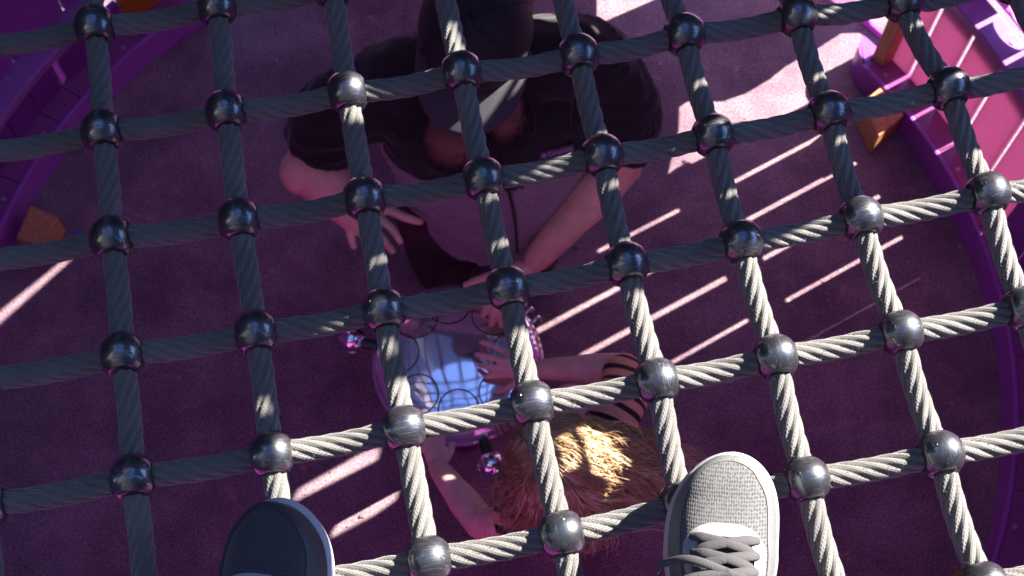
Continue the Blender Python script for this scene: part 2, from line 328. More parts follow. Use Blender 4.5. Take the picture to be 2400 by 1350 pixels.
# ------------------------------------------------------------------ tower: curb, step, slatted walls, rails
RI, RW, RO = 1.286, 1.362, 1.432
tower = empty('play_tower', (CX, CY, 0), 'round purple playground tower wall of slatted plastic panels enclosing the floor', 'play tower')
A_END = 38.9   # the doorway is between 38.9 and 128 degrees
def curb_profile(a0, a1, name, z1=.102):
    me = MB().sector(RI, RI+.012, .0, z1, a0, a1, seg=int(abs(a1-a0)/1.2)).mesh(); obj(name, bevel(me, .003), M['curb'], tower, False)
# rounded end of curb
curb_profile(-240+8, A_END, 'curb')
me = MB().prism([(pol(RI+.006+.045*math.cos(t)*0+.0, A_END+.0)+V((0, 0, 0)))[:2] for t in (0,)]+[pol(RI+.012, A_END)[:2]]+[(pol(RI+.012+.06*k/6, A_END+2.6*math.sin(PI/2*(k/6)**.6))[:2]) for k in range(1, 7)]+[pol(RI+.072, A_END)[:2]], 0, .1025).mesh()
obj('curb_end', me, M['curb'], tower, False)
a = -232.0
joints = [-232, -223.5, -213, -209.1, -205, -200.5, -190, -180, -170, -160, -145, -130, -115, -100, -85, -70, -55, -40, -28, -16, -8, -1, 5, 10, 14.6, 19.5, 24.9, 29.7, 34.4, A_END]
for k in range(len(joints)-1):
    a0, a1 = joints[k]+.05, joints[k+1]-.05
    obj('step', bevel(MB().sector(RI+.0125, RW+.016, .06, .1, a0, a1).mesh(), .0015, 1), M['step'], tower, False)
def chord_panel(a0, a1, z0, z1, r, t, m, name='wall_panel'):
    p = [pol(r, a0), pol(r, a1), pol(r+t, a1), pol(r+t, a0)]
    return obj(name, bevel(MB().prism([q[:2] for q in p], z0, z1).mesh(), .002, 1), m, tower, False)
# left part: low wall, lilac rail, second wall and rail
L_Z = .205
for k in range(len(joints)-1):
    a0, a1 = joints[k], joints[k+1]
    g = .22 if a0 < 12 else .42
    if a1 <= -28:
        m = M['orange'] if k == 0 else M['panel']
        chord_panel(a0+.08, a1-.08, .1005, L_Z-.002, RW, .02, m)
    else:
        m = M['pink'] if a0 >= 14 else M['violet']  # same slats: backlit and shaded looks put into two colours
        gap = g if a0 >= 14 else .05
        chord_panel(a0+(gap if a0 > 14.6 else .05), a1-gap*.0-.05 if a1 < A_END else a1, .1005, .445, RW, .012, m)
obj('rail', bevel(MB().sector(RW-.004, RO, L_Z, L_Z+.03, -221, -28, 130).mesh(), .004), M['rail'], tower, False)
obj('rail', bevel(MB().sector(RW-.004, RO, .447, .478, -27.9, A_END).mesh(), .004), M['rail'], tower, False)
a = -234
while a < -30:
    chord_panel(a+.06, a+7.6, L_Z+.03, .44, RO-.004, .02, M['violet']); a += 7.7
obj('rail', bevel(MB().sector(RO-.02, RO+.07, .44, .47, -234, -28, 130).mesh(), .004), M['violet'], tower, False)

bolt = MB().prism([(.006*math.cos(2*PI*k/14), .006*math.sin(2*PI*k/14)) for k in range(14)], 0, .003).mesh('bolt'); bolt = bevel(bolt, .0008, 1); bolt.materials.append(M['wire'])
def bolt_at(p):
    o = bpy.data.objects.new('bolt', bolt); COL.objects.link(o); o.parent = tower; o.matrix_parent_inverse = Matrix(); o.location = p-tower.location
for a in (-219, -209, -199, -189): bolt_at(pol(RO-.02, a, L_Z+.0295))
for a in (36.6, 26.8, 17.0, 6.5): bolt_at(pol(RO-.022, a, .4775))
for a in (-221, -207, -198, 36.2, 22, 12, 2, -9, -20): bolt_at(pol(RI+.03, a, .0995))

# ------------------------------------------------------------------ outer wall added to shade net and floor, its openings shaped to cast sun patches
WR = 1.455
ax = V((math.cos(AZ), math.sin(AZ)))
def to_wall(p):
    """where the sun ray through p meets the wall: (angle in degrees, height)"""
    q = V((p.x-CX, p.y-CY)); off = max(-WR*.995, min(WR*.995, ax.x*q.y-ax.y*q.x)); along = ax.dot(q)
    far = math.sqrt(WR*WR-off*off)
    return (math.degrees(AZ+math.asin(off/WR)), p.z+(far-along)*math.tan(EL))
NZ = 1.862
patches = []
def patch(z, pts):
    P = []
    for i in range(len(pts)):
        a, b = pts[i], pts[(i+1) % len(pts)]; k = max(1, min(10, int(math.hypot(a[0]-b[0], a[1]-b[1])/60)))
        P += [(a[0]+(b[0]-a[0])*q/k, a[1]+(b[1]-a[1])*q/k) for q in range(k)]
    patches.append([to_wall(un(x, y, z)) for x, y in P])
patch_floor = {}
def strip(z, a, b, wd, n=6):
    A = un(*a, z); B = un(*b, z); d = (B-A).normalized(); s_ = V((-d.y, d.x, 0))*wd/2
    P = [A+(B-A)*k/n for k in range(n+1)]
    if z == 0:
        P = [A+(B-A)*k/40 for k in range(41)]; P = [p for p in P if to_wall(p)[1] > .478]; P = P[::5]+[P[-1]]
    patches.append([to_wall(p+s_) for p in P]+[to_wall(p-s_) for p in reversed(P)])
patch(NZ, [(600, 1050), (770, 975), (925, 885), (1080, 815), (1230, 755), (1360, 712), (1490, 675), (1745, 590), (1880, 525), (2010, 460), (2150, 395), (2290, 340), (2500, 255), (2720, 165), (3000, 700), (3100, 1400), (2500, 2300), (1400, 2400), (900, 2000), (690, 1420), (664, 1290), (630, 1195), (600, 1165)])
patches[0] = [(a_, max(z_, 1.87)) for a_, z_ in patches[0]]
patch(0, [(1557, 439), (1589, 307), (1591, 252), (1613, 237), (1694, 237), (1750, 218), (1805, 185), (1842, 155), (1919, 112), (1973, 77), (2069, 50), (2170, 38), (2200, 60), (2100, 118), (2004, 173), (1948, 204), (1828, 274), (1709, 348)])
patch(0, [(1398, 60), (1428, 46), (1535, 0), (1660, -55), (1900, -160), (1900, -330), (1398, -330)])
patch(0, [(-80, 828), (-80, 795), (146, 612), (172, 604)])
patch(0, [(684, 1178), (698, 1148), (868, 1052), (892, 1050), (886, 1076)])
patch(0, [(772, 1262), (796, 1214), (905, 1146), (936, 1144), (930, 1170), (880, 1205)])
patch(1.19, [(1066, 282), (1080, 262), (1120, 230), (1149, 213), (1149, 262), (1143, 288), (1125, 292), (1070, 290)])
patch(1.19, [(1166, 205), (1194, 192), (1192, 215), (1182, 240), (1166, 256)])
patch(.86, [(790, 412), (830, 404), (878, 382), (892, 400), (906, 448), (885, 462), (832, 456)])
patch(.78, [(818, 566), (830, 560), (842, 568), (840, 582), (826, 584)])
patch(1.05, [(1290, 1050), (1345, 1028), (1405, 1030), (1446, 1105), (1436, 1172), (1396, 1142), (1350, 1146), (1300, 1120)])
patch(1.05, [(1342, 1208), (1415, 1178), (1418, 1216), (1370, 1224)])
patch(1.05, [(1222, 1090), (1262, 1068), (1285, 1150), (1240, 1165)])
patch(.64, [(1028, 1112), (1055, 1116), (1050, 1136), (1030, 1132)])
for z, pts in ((NZ+.008, [(1032, 62), (1050, 33), (1112, 12), (1128, 90), (1095, 112), (1045, 120)]), (NZ+.008, [(785, 185), (830, 165), (905, 185), (990, 176), (960, 196), (890, 242), (815, 258), (790, 232)]),
        (NZ+.005, [(462, 1118), (550, 1078), (554, 1097), (500, 1124)]), (NZ, [(596, 925), (655, 913), (658, 948), (598, 955)]), (NZ, [(778, 748), (850, 733), (856, 752), (788, 768)]),
        (NZ, [(890, 792), (950, 782), (952, 810), (892, 818)]), (NZ, [(1260, 412), (1345, 362), (1350, 376), (1262, 428)])):
    patch(z, pts)
strip(NZ+.01, (1150, 567), (2300, -35), .007)
strip(NZ+.01, (862, 607), (1290, 372), .006)
strip(NZ+.01, (1300, 366), (2020, -28), .007)
strip(NZ+.01, (1440, 566), (2420, 98), .007)
# floor streaks that come through the tall slits
for A_, B_, wd in (((1880, 345), (1400, 590), .010), ((1850, 462), (1240, 786), .0125), ((1900, 545), (1360, 836), .0135), ((1950, 640), (1560, 858), .010)):
    strip(0, A_, B_, wd)
w1, w2 = pol(RW, 146.6, .105), pol(RW, 146.6, .2)
patches.append([to_wall(w1+V((.004, .006, 0))), to_wall(w2+V((.004, .006, 0))), to_wall(w2-V((.004, .006, 0))), to_wall(w1-V((.004, .006, 0)))])
patches.append([(28+2.2*math.cos(t), .50+.022*math.sin(t)) for t in [2*PI*k/20 for k in range(20)]])   # made-up oval opening, stands for the white spot beyond the rail
def inside(p, poly):
    c = False; n = len(poly)
    for i in range(n):
        x1, y1 = poly[i]; x2, y2 = poly[(i+1) % n]
        if (y1 > p[1]) != (y2 > p[1]) and p[0] < (x2-x1)*(p[1]-y1)/(y2-y1)+x1: c = not c
    return c
A0, A1, ZT = -50.0, 122.0, 5.8
AS = WR*PI/180     # degrees to metres
dom = [(A0, .472), (A_END+.5, .472), (A_END+.5, 0.0), (A1, 0.0), (A1, ZT), (A0, ZT)]
def top_edge(a): return ZT
pts2 = []; edges = []
def addpoly(poly, dens=.06):
    n0 = len(pts2); P = []
    for i in range(len(poly)):
        a, b = poly[i], poly[(i+1) % len(poly)]
        L_ = math.hypot((b[0]-a[0])*AS, b[1]-a[1]); k = max(1, int(L_/dens))
        for q in range(k): P.append((a[0]+(b[0]-a[0])*q/k, a[1]+(b[1]-a[1])*q/k))
    for p in P: pts2.append(V((p[0]*AS, p[1])))
    for i in range(len(P)): edges.append((n0+i, n0+(i+1) % len(P)))
addpoly(dom)
clip = [[(min(max(p[0], A0+.3), A1-.3), min(max(p[1], .02 if p[0] > A_END+.5 else .475), ZT+.0 if False else max(.475, min(p[1], ZT-.03)) if p[0] < A_END+.5 else min(max(p[1], .02), ZT-.03))) for p in pl] for pl in patches]
for pl in clip: addpoly(pl, .05)
aa = A0+1
while aa < A1:
    z = .05
    while z < ZT:
        if inside((aa, z), dom): pts2.append(V((aa*AS, z)))
        z += .12 if z < 3.4 else .5
    aa += 2.5
res = delaunay_2d_cdt(pts2, edges, [], 0, 1e-5)
vv, ff = res[0], res[2]
keep = []
for f in ff:
    c = sum((vv[i] for i in f), V((0, 0)))/len(f); c = (c.x/AS, c.y)
    if inside(c, dom) and not any(inside(c, pl) for pl in clip): keep.append(tuple(f))
me = bpy.data.meshes.new('w'); me.from_pydata([tuple(pol(WR, p.x/AS, p.y)) for p in vv], [], keep)
bm = bmesh.new(); bm.from_mesh(me); bmesh.ops.recalc_face_normals(bm, faces=bm.faces); bmesh.ops.delete(bm, geom=[v for v in bm.verts if not v.link_faces], context='VERTS'); bm.to_mesh(me); bm.free()
wall = obj('shade_wall', me, [M['wall'], M['shade'], M['diffuser']], tower, False)
for p_ in me.polygons: p_.material_index = 1 if p_.center.z > 1.8 else (2 if R(44) < math.atan2(p_.center.y-CY, p_.center.x-CX) < R(76) else 0)  # translucent sector across the doorway, added to spread mauve light over the floor
sm = wall.modifiers.new('thickness', 'SOLIDIFY'); sm.thickness = .006; sm.offset = 0
# rest of the round wall, plain; the tall grey parts are added to cut skylight
obj('shade_wall', MB().sector(RO+.075, RO+.09, .47, 1.85, -234, -63, 110).mesh(), M['lilac'], tower, False)
obj('shade_wall', MB().sector(RO+.075, RO+.09, 1.852, 5.8, -238.5, -140, 70).mesh(), M['shade'], tower, False)
obj('shade_wall', MB().sector(3.3, 3.33, 1.2, 7.5, -150, -40, 80).mesh(), M['shade'], tower, False)
obj('deck_board', MB().sector(1.60, 3.28, 1.80, 1.845, -150, -40, 60).mesh(), M['lilac'], tower, False)
obj('net_hoop', MB().tube([pol(1.40, a, 1.85) for a in range(-234, 127, 6)], .024, n=12, sub=1).mesh(), M['wall'], tower)

# ------------------------------------------------------------------ wooden post and spacer blocks
def block(poly, z0, z1, name, label, cat, group=None, top=None):
    me = bevel(MB().prism([V(p)[:2] for p in poly], z0, z1).mesh(), .004)
    return tag(obj(name, me, M['wood'], None, False), label, cat, group)
p = [un(2042, 135, .1), un(2065, 160, .1), un(2098, 137, .1)]; p.append(p[0]+p[2]-p[1])
block(p, .1, 1.0, 'wooden_post', 'upright square fir post at the end of the pink slatted wall', 'post')
block([un(*q, .1) for q in ((2021, 240), (2059, 320), (2119, 270), (2062, 206))], 0, .1035, 'wood_block', 'short square wood block against the curb below the upright post', 'wood block', 'wood blocks along the curb')
block([un(*q, .1) for q in ((66, 474), (129, 500), (94, 574), (33, 551))], 0, .085, 'wood_block', 'square wood block on the floor by the left curb', 'wood block', 'wood blocks along the curb')
block([un(*q, .1) for q in ((2266, 1318), (2352, 1330), (2340, 1420), (2250, 1410))], 0, .1035, 'wood_block', 'wood block at the lower right of the curb, half cut by the frame', 'wood block', 'wood blocks along the curb')

# ------------------------------------------------------------------ climbing net
net = empty('climbing_net', (0, .7, 1.85), 'square climbing net of twisted fibre ropes joined by dark metal balls', 'climbing net')
meas = {(-1, 0): (222, 62), (-1, 1): (508, 15),
 (0, 0): (240, 308), (0, 1): (530, 262), (0, 2): (815, 217), (0, 3): (1082, 170), (0, 4): (1355, 130), (0, 5): (1603, 82), (0, 6): (1868, 38), (0, 7): (2115, 3),
 (1, 0): (262, 558), (1, 1): (560, 515), (1, 2): (855, 465), (1, 3): (1133, 420), (1, 4): (1411, 365), (1, 5): (1671, 318), (1, 6): (1943, 265), (1, 7): (2223, 208),
 (2, 0): (287, 832), (2, 1): (600, 780), (2, 2): (900, 728), (2, 3): (1190, 675), (2, 4): (1468, 620), (2, 5): (1737, 567), (2, 6): (2018, 513), (2, 7): (2315, 455),
 (3, 0): (312, 1120), (3, 1): (636, 1065), (3, 2): (948, 1005), (3, 3): (1248, 947), (3, 4): (1540, 893), (3, 5): (1817, 838), (3, 6): (2110, 780), (3, 7): (2402, 722),
 (4, 2): (1004, 1312), (4, 3): (1317, 1252), (4, 4): (1600, 1183), (4, 5): (1890, 1125), (4, 6): (2203, 1065)}
base = un(240, 308, 1.85); ea = V((.1445, .0283, 0)); eb = V((.0290, -.1445, 0))
K = {}
for j in range(-3, 7):
    for i in range(-4, 9):
        if (j, i) in meas: K[j, i] = un(*meas[j, i], 1.85)
for j in range(-3, 7):
    for i in range(-4, 9):
        if (j, i) in K: continue
        # carry on the net from the nearest measured knot
        q = min(meas, key=lambda k: (k[0]-j)**2+(k[1]-i)**2); b0 = un(*meas[q], 1.85)
        K[j, i] = b0+ea*(i-q[1])*(1.10 if i < 0 else 1)+eb*(j-q[0])
def okk(p): return math.hypot(p.x-CX, p.y-CY) < 1.36
RR = .0138
def rope(pts, ph0):
    pts = [V(p) for p in pts]
    # small sag of each span and end tails to the hoop
    P = []
    for k in range(len(pts)-1):
        p0 = pts[max(0, k-1)]; p1 = pts[k]; p2 = pts[k+1]; p3 = pts[min(len(pts)-1, k+2)]; n = max(6, int((p2-p1).length/.0035))
        for q in range(n):
            t = q/n; c = .5*((2*p1)+(p2-p0)*t+(2*p0-5*p1+4*p2-p3)*t*t+(3*p1-p0-3*p2+p3)*t**3)
            c.z -= .010*math.sin(PI*t)**1.3; P.append(c)
    P.append(pts[-1]); n = 49; lay = .165; vs = []; uvs = []; s = 0
    NS = 7; sn_ = math.sin(PI/NS); dd = RR/(1+sn_*1.04); rs = RR-dd; prof = []
    for i in range(n):
        t = 2*PI*i/n; m_ = ((t+PI/NS) % (2*PI/NS))-PI/NS
        prof.append(dd*math.cos(m_)+math.sqrt(max(0, rs*rs-(dd*math.sin(m_))**2)))
    for k, c in enumerate(P):
        if k: s += (P[k]-P[k-1]).length
        T = (P[min(k+1, len(P)-1)]-P[max(k-1, 0)]).normalized(); X = T.cross(V((0, 0, 1))).normalized(); Y = T.cross(X)
        wob = noise.noise(c*9)*.0004
        for i in range(n):
            t = 2*PI*i/n+ph0+2*PI*s/lay; r_ = prof[i]+wob
            vs.append(c+X*(r_*math.cos(t))+Y*(r_*math.sin(t))); uvs.append((s, 7*i/n))
    fs = []
    m_ = len(P)
    for k in range(m_-1):
        for i in range(n):
            j = (i+1) % n; fs.append((k*n+i, k*n+j, (k+1)*n+j, (k+1)*n+i))
    nb = len(fs)
    # loose fibres
    for _ in range(int(s*2600)):
        k = random.randrange(m_-1); c = P[k]; T = (P[k+1]-c).normalized(); X = T.cross(V((0, 0, 1))).normalized(); Y = T.cross(X)
        t = random.random()*2*PI; d = X*math.cos(t)+Y*math.sin(t); b0 = c+d*(RR-.0022)
        ln = random.uniform(.001, .0042); e = b0+d*(.0022+ln*.55)+T*random.uniform(-1, 1)*ln+T.cross(d)*random.uniform(-1, 1)*ln; sd = T.cross(d)*.00028+T*.00022
        q = len(vs); vs += [b0-sd, b0+sd, e]; uvs += [(0, .1), (0, .2), (0, .15)]; fs.append((q, q+1, q+2))
    me = bpy.data.meshes.new('rope'); me.from_pydata([tuple(v) for v in vs], [], fs)
    uv = me.uv_layers.new(name='UVMap'); lv = [0]*len(me.loops); me.loops.foreach_get('vertex_index', lv)
    flat = []
    for v in lv: flat += uvs[v]
    uv.data.foreach_set('uv', flat)
    return obj('rope', me, M['rope'], net)
def tail(a, b):   # carry a rope straight on to the hoop
    d = (b-a).normalized(); q = V((b.x-CX, b.y-CY, 0)); t = -q.dot(d)+math.sqrt(max(0, q.dot(d)**2-(q.dot(q)-1.39**2)))
    return b+d*t
shown = set()
for j in range(-2, 6):
    row = [K[j, i] for i in range(-4, 9) if okk(K[j, i])]
    if len(row) > 1: rope([tail(row[1], row[0])]+row+[tail(row[-2], row[-1])], random.random()*6); shown |= {(j, i) for i in range(-4, 9) if okk(K[j, i])}
for i in range(-2, 9):
    colr = [K[j, i] for j in range(-3, 7) if okk(K[j, i])]
    if len(colr) > 1: rope([tail(colr[1], colr[0])]+colr+[tail(colr[-2], colr[-1])], random.random()*6)
# knot ball: slightly tall sphere with flats and dark bores where the ropes pass
BR = .0272
def ball_mesh():
    vs = []; fs = []; nu, nv = 48, 32
    for j in range(nv+1):
        ph = PI*j/nv
        for i in range(nu):
            th = 2*PI*i/nu; p = V((BR*math.sin(ph)*math.cos(th), BR*math.sin(ph)*math.sin(th), BR*1.1*math.cos(ph)))
            for ax_ in (0, 1):
                if abs(p[ax_]) > BR*.83: p[ax_] = math.copysign(BR*.83, p[ax_])
            if abs(p.z) < .0012: p = p*.965
            vs.append(p)
    for j in range(nv):
        for i in range(nu):
            k = (i+1) % nu; fs.append((j*nu+i, (j+1)*nu+i, (j+1)*nu+k, j*nu+k))
    return MB().add(vs, fs).mesh('ball')
bmesh0 = ball_mesh()
# small moulded ring on top of each ball
ring0 = MB(); rp = [V((-.013+.0022*math.cos(t), .004+.0022*math.sin(t), 0)) for t in [2*PI*k/14 for k in range(15)]]
for q in rp: q.z = math.sqrt(max(0, 1-(q.x**2+q.y**2)/BR**2))*BR*1.1
ring0.tube(rp, .00035, n=6, sub=1, round_ends=False); ringm = ring0.mesh('ring')
bore0 = MB()
for ax_ in (V((1, 0, 0)), V((0, 1, 0))):
    for sg in (-1, 1):
        d = ax_*sg; c = d*(BR*.83+.0004); X = V((0, 0, 1)); Y = d.cross(X)
        for k in range(24):
            t0 = 2*PI*k/24; t1 = 2*PI*(k+1)/24; f = lambda t, r: c+X*r*math.cos(t)+Y*r*math.sin(t)
            bore0.add([f(t0, .0125), f(t1, .0125), f(t1, .0150), f(t0, .0150)], [(0, 1, 2, 3)])
borem = bore0.mesh('bore')
ang0 = math.atan2(ea.y, ea.x)
first = True; used = 0
for (j, i) in sorted(shown):
    p = K[j, i]
    if i < -2 or j > 5: continue
    d = (K.get((j, i+1), p+ea)-K.get((j, i-1), p-ea)) if (j, i-1) in K else ea
    o = obj('ball', bmesh0, M['ball'], net) if first else o0.copy()
    if first: o0 = o
    else: COL.objects.link(o); o.parent = net
    o.location = net.matrix_world.inverted() @ p if not first else p
    if first: o.matrix_parent_inverse = Matrix(); o.location = p-net.location
    else: o.matrix_parent_inverse = Matrix(); o.location = p-net.location
    o.rotation_euler = (random.uniform(-.10, .10), random.uniform(-.10, .10), math.atan2(d.y, d.x)+(0 if random.random() < .6 else PI/2*random.randrange(4)))
    r = bpy.data.objects.new('moulded_ring', ringm); b_ = bpy.data.objects.new('bore', borem)
    if first: ringm.materials.append(M['ball']); borem.materials.append(M['black'])
    for q in (r, b_): COL.objects.link(q); q.parent = o
    r.rotation_euler = (0, 0, random.choice((0, 0, PI/2, PI)))
    first = False; used += 1

# ------------------------------------------------------------------ steel tongue drum
dc = V((-.115, 1.028, .525)); DR = .178
drum = empty('tongue_drum', (dc.x, dc.y, 0), 'polished steel tongue drum with round tongues and ball feet on a post', 'drum')
def dome_z(r): 
    t = min(1, r/DR); return .05*math.sqrt(max(0, 1-t**2.6))
n = 96; mb = MB(); vs = []; fs = []
tg = [(100, .115, .045), (50, .118, .046), (2, .118, .046), (-42, .122, .044), (-88, .120, .042), (-133, .118, .042), (178, .125, .044), (137, .12, .044)]
TG = [(rr*math.cos(R(a)), rr*math.sin(R(a)), q) for a, rr, q in tg]
rad = [DR*(k/44) for k in range(45)]
def zfun(x, y):
    z = dome_z(math.hypot(x, y))
    for (tx, ty, q) in TG:
        d = math.hypot(x-tx, y-ty)/(q*.62)
        if d < 1: z -= .0005*(1-d*d)**2
    d = math.hypot(x, y)/.05
    if d < 1: z += .0004*(1-d*d)**2
    return z
for r_ in rad:
    for i in range(n):
        t = 2*PI*i/n; x, y = r_*math.cos(t), r_*math.sin(t); vs.append(dc+V((x, y, zfun(x, y))))
low = [(1.01, -.004), (1.035, -.006), (1.035, -.011), (1.0, -.014), (.97, -.03), (.85, -.07), (.6, -.095), (.3, -.1), (.02, -.1)]
for s_, z in low:
    for i in range(n):
        t = 2*PI*i/n; vs.append(dc+V((DR*s_*math.cos(t), DR*s_*math.sin(t), z)))
tot = len(rad)+len(low)
for k in range(tot-1):
    for i in range(n):
        j = (i+1) % n; fs.append((k*n+i, (k+1)*n+i, (k+1)*n+j, k*n+j))
obj('shell', mb.add(vs, fs).mesh(), M['drum'], drum)
for (tx, ty, q), (a, _, _) in zip(TG, tg):
    P = []
    for k in range(33):
        t = R(a)+PI+R(-128+256*k/32); x = tx+q*math.cos(t); y = ty+q*math.sin(t); P.append(dc+V((x, y, zfun(x, y)+.0003)))
    obj('tongue', MB().tube(P, .0016, n=6, sub=1).mesh(), M['black'], drum)
def foot(a, l0=.185, zz=-.012):
    d = V((math.cos(R(a)), math.sin(R(a)), 0)); b = dc+V((0, 0, zz))
    nk = obj('neck', MB().tube([b+d*(DR*.98), b+d*(DR+.036)], [.013, .0125], n=20).mesh(), M['black'], drum)
    obj('collar', MB().tube([b+d*(DR*.9), b+d*(DR*.99)+V((0, 0, -.004))], [.017, .015], n=20).mesh(), M['steel'], drum)
    obj('foot', MB().ball(b+d*(DR+.058)+V((0, 0, .004)), .029, 32, 20).mesh(), M['steel'], drum)
foot(167); foot(-72); 
for a in (38,):
    d = V((math.cos(R(a)), math.sin(R(a)), 0)); s_ = V((-d.y, d.x, 0)); b = dc+V((0, 0, -.01))
    for q in (-.022, .004, .03):
        obj('bracket_bar', MB().tube([b+d*(DR*.96)+s_*q+V((0, 0, -.01)), b+d*(DR+.022)+s_*q, b+d*(DR+.03)+s_*(q+.004)+V((0, 0, -.05))], .0055, n=12).mesh(), M['steel'], drum)
obj('post', MB().tube([V((dc.x, dc.y, .0)), V((dc.x, dc.y, .42))], .045, n=24, round_ends=False).mesh(), M['violet'], drum)

# ------------------------------------------------------------------ the man: head frame
def frame(o, fwd, up=V((0, 0, 1))):
    f_ = fwd.normalized(); x = f_.cross(up).normalized(); u = x.cross(f_); m = Matrix((( x.x, f_.x, u.x), (x.y, f_.y, u.y), (x.z, f_.z, u.z)))
    return lambda a, b, c: V(o)+m @ V((a, b, c)), m
def add_head(mb, P, m, s=1.0, child=False):
    mb.ball(P(0, 0, .03*s), (.078*s, .096*s, .098*s), 32, 20, m)            # skull
    mb.ball(P(0, .028*s, -.035*s), (.060*s, .062*s, .075*s), 24, 16, m)      # face and jaw
    mb.ball(P(0, .066*s, -.085*s), (.026*s, .022*s, .020*s), 16, 10, m)      # chin
    mb.tube([P(0, .085*s, .012*s), P(0, .104*s, -.012*s), P(0, .108*s, -.024*s)], [.007*s, .010*s, .0125*s], n=10)   # nose
    for q in (-1, 1):
        mb.ball(P(.032*s*q, .07*s, -.018*s), (.022*s, .018*s, .018*s), 14, 8, m)
        mb.ball(P(.030*s*q, .076*s, .022*s), (.022*s, .012*s, .007*s), 14, 8, m)   # brow
        mb.tube([P(.078*s*q, -.005*s, .03*s), P(.088*s*q, -.015*s, .022*s), P(.082*s*q, -.008*s, -.018*s)], [.010*s, .009*s, .007*s], n=10)    # ear
    mb.tube([P(-.018*s, .083*s, -.056*s), P(0, .09*s, -.054*s), P(.018*s, .083*s, -.056*s)], [.004*s, .0075*s, .004*s], n=8)
def eyes(P, s, par):
    for q in (-1, 1):
        e = obj('eye', MB().ball(P(.031*s*q, .078*s, .006*s), .0118*s, 16, 10).mesh(), M['eye'], par)
        obj('iris', MB().ball(P(.031*s*q, .0865*s, .004*s), .0052*s, 12, 8).mesh(), M['iris'], e)
def hand(mb, wrist, tips, bases, thumb, r, palm_w=None):
    """palm from wrist to knuckles, four fingers base->mid->tip and a thumb polyline, in world space"""
    wrist = V(wrist); bs = [V(b) for b in bases]; kc = sum(bs, V())/4
    side = (bs[3]-bs[0]).normalized(); nrm = side.cross((kc-wrist).normalized()).normalized()
    for b in bs: mb.tube([wrist+(b-kc)*.55, (wrist*.45+b*.55)+(b-kc)*.1, b], [r*1.35, r*1.4, r*1.12], n=12)
    for b, t in zip(bs, tips):
        t = V(t) if not isinstance(t, (list, tuple)) or not hasattr(t[0], '__len__') else t
        if isinstance(t, list): pts = [b]+[V(q) for q in t]
        else:
            mid = (b+t)/2+nrm*0+V((0, 0, r*.9)); pts = [b, mid, t]
        mb.tube(pts, [r*1.05, r*.98, r*.92, r*.82][:len(pts)-1]+[r*.8], n=12, sub=5)
    mb.tube([V(q) for q in thumb], [r*1.5, r*1.2, r*1.02, r*.85][:len(thumb)], n=12, sub=5)
def W(x, y, z): return un(x, y, z)

man = empty('person', (-.06, 1.42, 0), 'bearded person in black cap and black and mauve fleece, kneeling and drumming', 'person')
hf = V((-.17, -1, -.52)); HC = V((-.062, 1.388, 1.235))
P, hm = frame(HC, hf)
body = MB(); add_head(body, P, hm, 1.04)
X, Y, Z = V((1, 0, 0)), V((0, 1, 0)), V((0, 0, 1))
body.tube([P(0, -.02, -.04), V((-.055, 1.40, 1.09)), V((-.05, 1.42, 1.04))], [.055, .058, .065], n=20)
tx = V((1, .10, 0)).normalized(); ty = V((-.10, 1, 0)).normalized()
def torso(mb, grow=0, top=1.075, bot=.5, extra=0):
    secs = []
    for (z, a, b, cx, cy) in ((1.085, .07, .055, -.05, 1.415), (1.06, .14, .075, -.05, 1.405), (1.02, .195, .10, -.045, 1.395), (.95, .20, .115, -.04, 1.385), (.86, .185, .12, -.04, 1.375), (.76, .175, .12, -.04, 1.37), (.66, .16, .125, -.015, 1.38), (.58, .16, .125, -.01, 1.385), (.50, .15, .11, -.03, 1.40)):
        if z < bot: break
        secs.append((V((cx, cy, z)), a+grow, b+grow, tx, ty))
    mb.loft(secs, 32)
torso(body)
# legs: kneeling, shins back along the floor
for q in (-1, 1):
    hx = -.07+q*.085
    body.tube([(hx, 1.40, .52), (hx+q*.01, 1.42, .30), (hx+q*.02, 1.45, .09)], [.088, .075, .058], n=16)
    body.tube([(hx+q*.02, 1.45, .075), (hx+q*.03, 1.60, .07), (hx+q*.03, 1.78, .055), (hx+q*.03, 1.86, .05)], [.056, .054, .036, .034], n=16)
    body.tube([(hx+q*.03, 1.86, .05), (hx+q*.03, 1.92, .035), (hx+q*.03, 1.98, .015)], [.036, .032, .014], n=14)
# arms
shL = V((-.235, 1.405, 1.02)); elL = W(735, 385, .85); wrL = W(828, 508, .80)
shR = V((.145, 1.44, 1.05)); elR = W(1455, 385, .84); wrR = W(1262, 602, .685)
body.tube([shL, (shL+elL)/2+V((-.02, 0, .01)), elL], [.062, .050, .045], n=18)
mL = (elL+wrL)/2
body.tube([elL, elL*.7+wrL*.3, mL*.6+wrL*.4, wrL], [.058, .058, .044, .032], n=18); body.tube([elL, W(712, 402, .845)], [.055, .05], n=14)
body.tube([shR, (shR+elR)/2+V((.02, 0, .01)), elR], [.062, .050, .046], n=18)
body.tube([elR, elR*.68+wrR*.32, elR*.35+wrR*.65, wrR], [.045, .046, .038, .030], n=18)
# his right hand (image left): open over the drum, fingers spread downwards, thumb to the side
hz = .785
hand(body, W(834, 510, .797), [[W(822, 552, hz), W(830, 578, hz-.012)], [W(856, 562, hz+.004), W(866, 594, hz-.018)], [W(896, 560, hz+.006), W(920, 588, hz-.016)], [W(918, 536, hz+.004), W(938, 566, hz-.014)]],
     [W(820, 532, hz+.003), W(845, 538, hz+.01), W(872, 532, hz+.01), W(892, 516, hz+.006)], [W(858, 500, .80), W(905, 492, .79), W(945, 508, .785), W(984, 520, .78)], .0098)
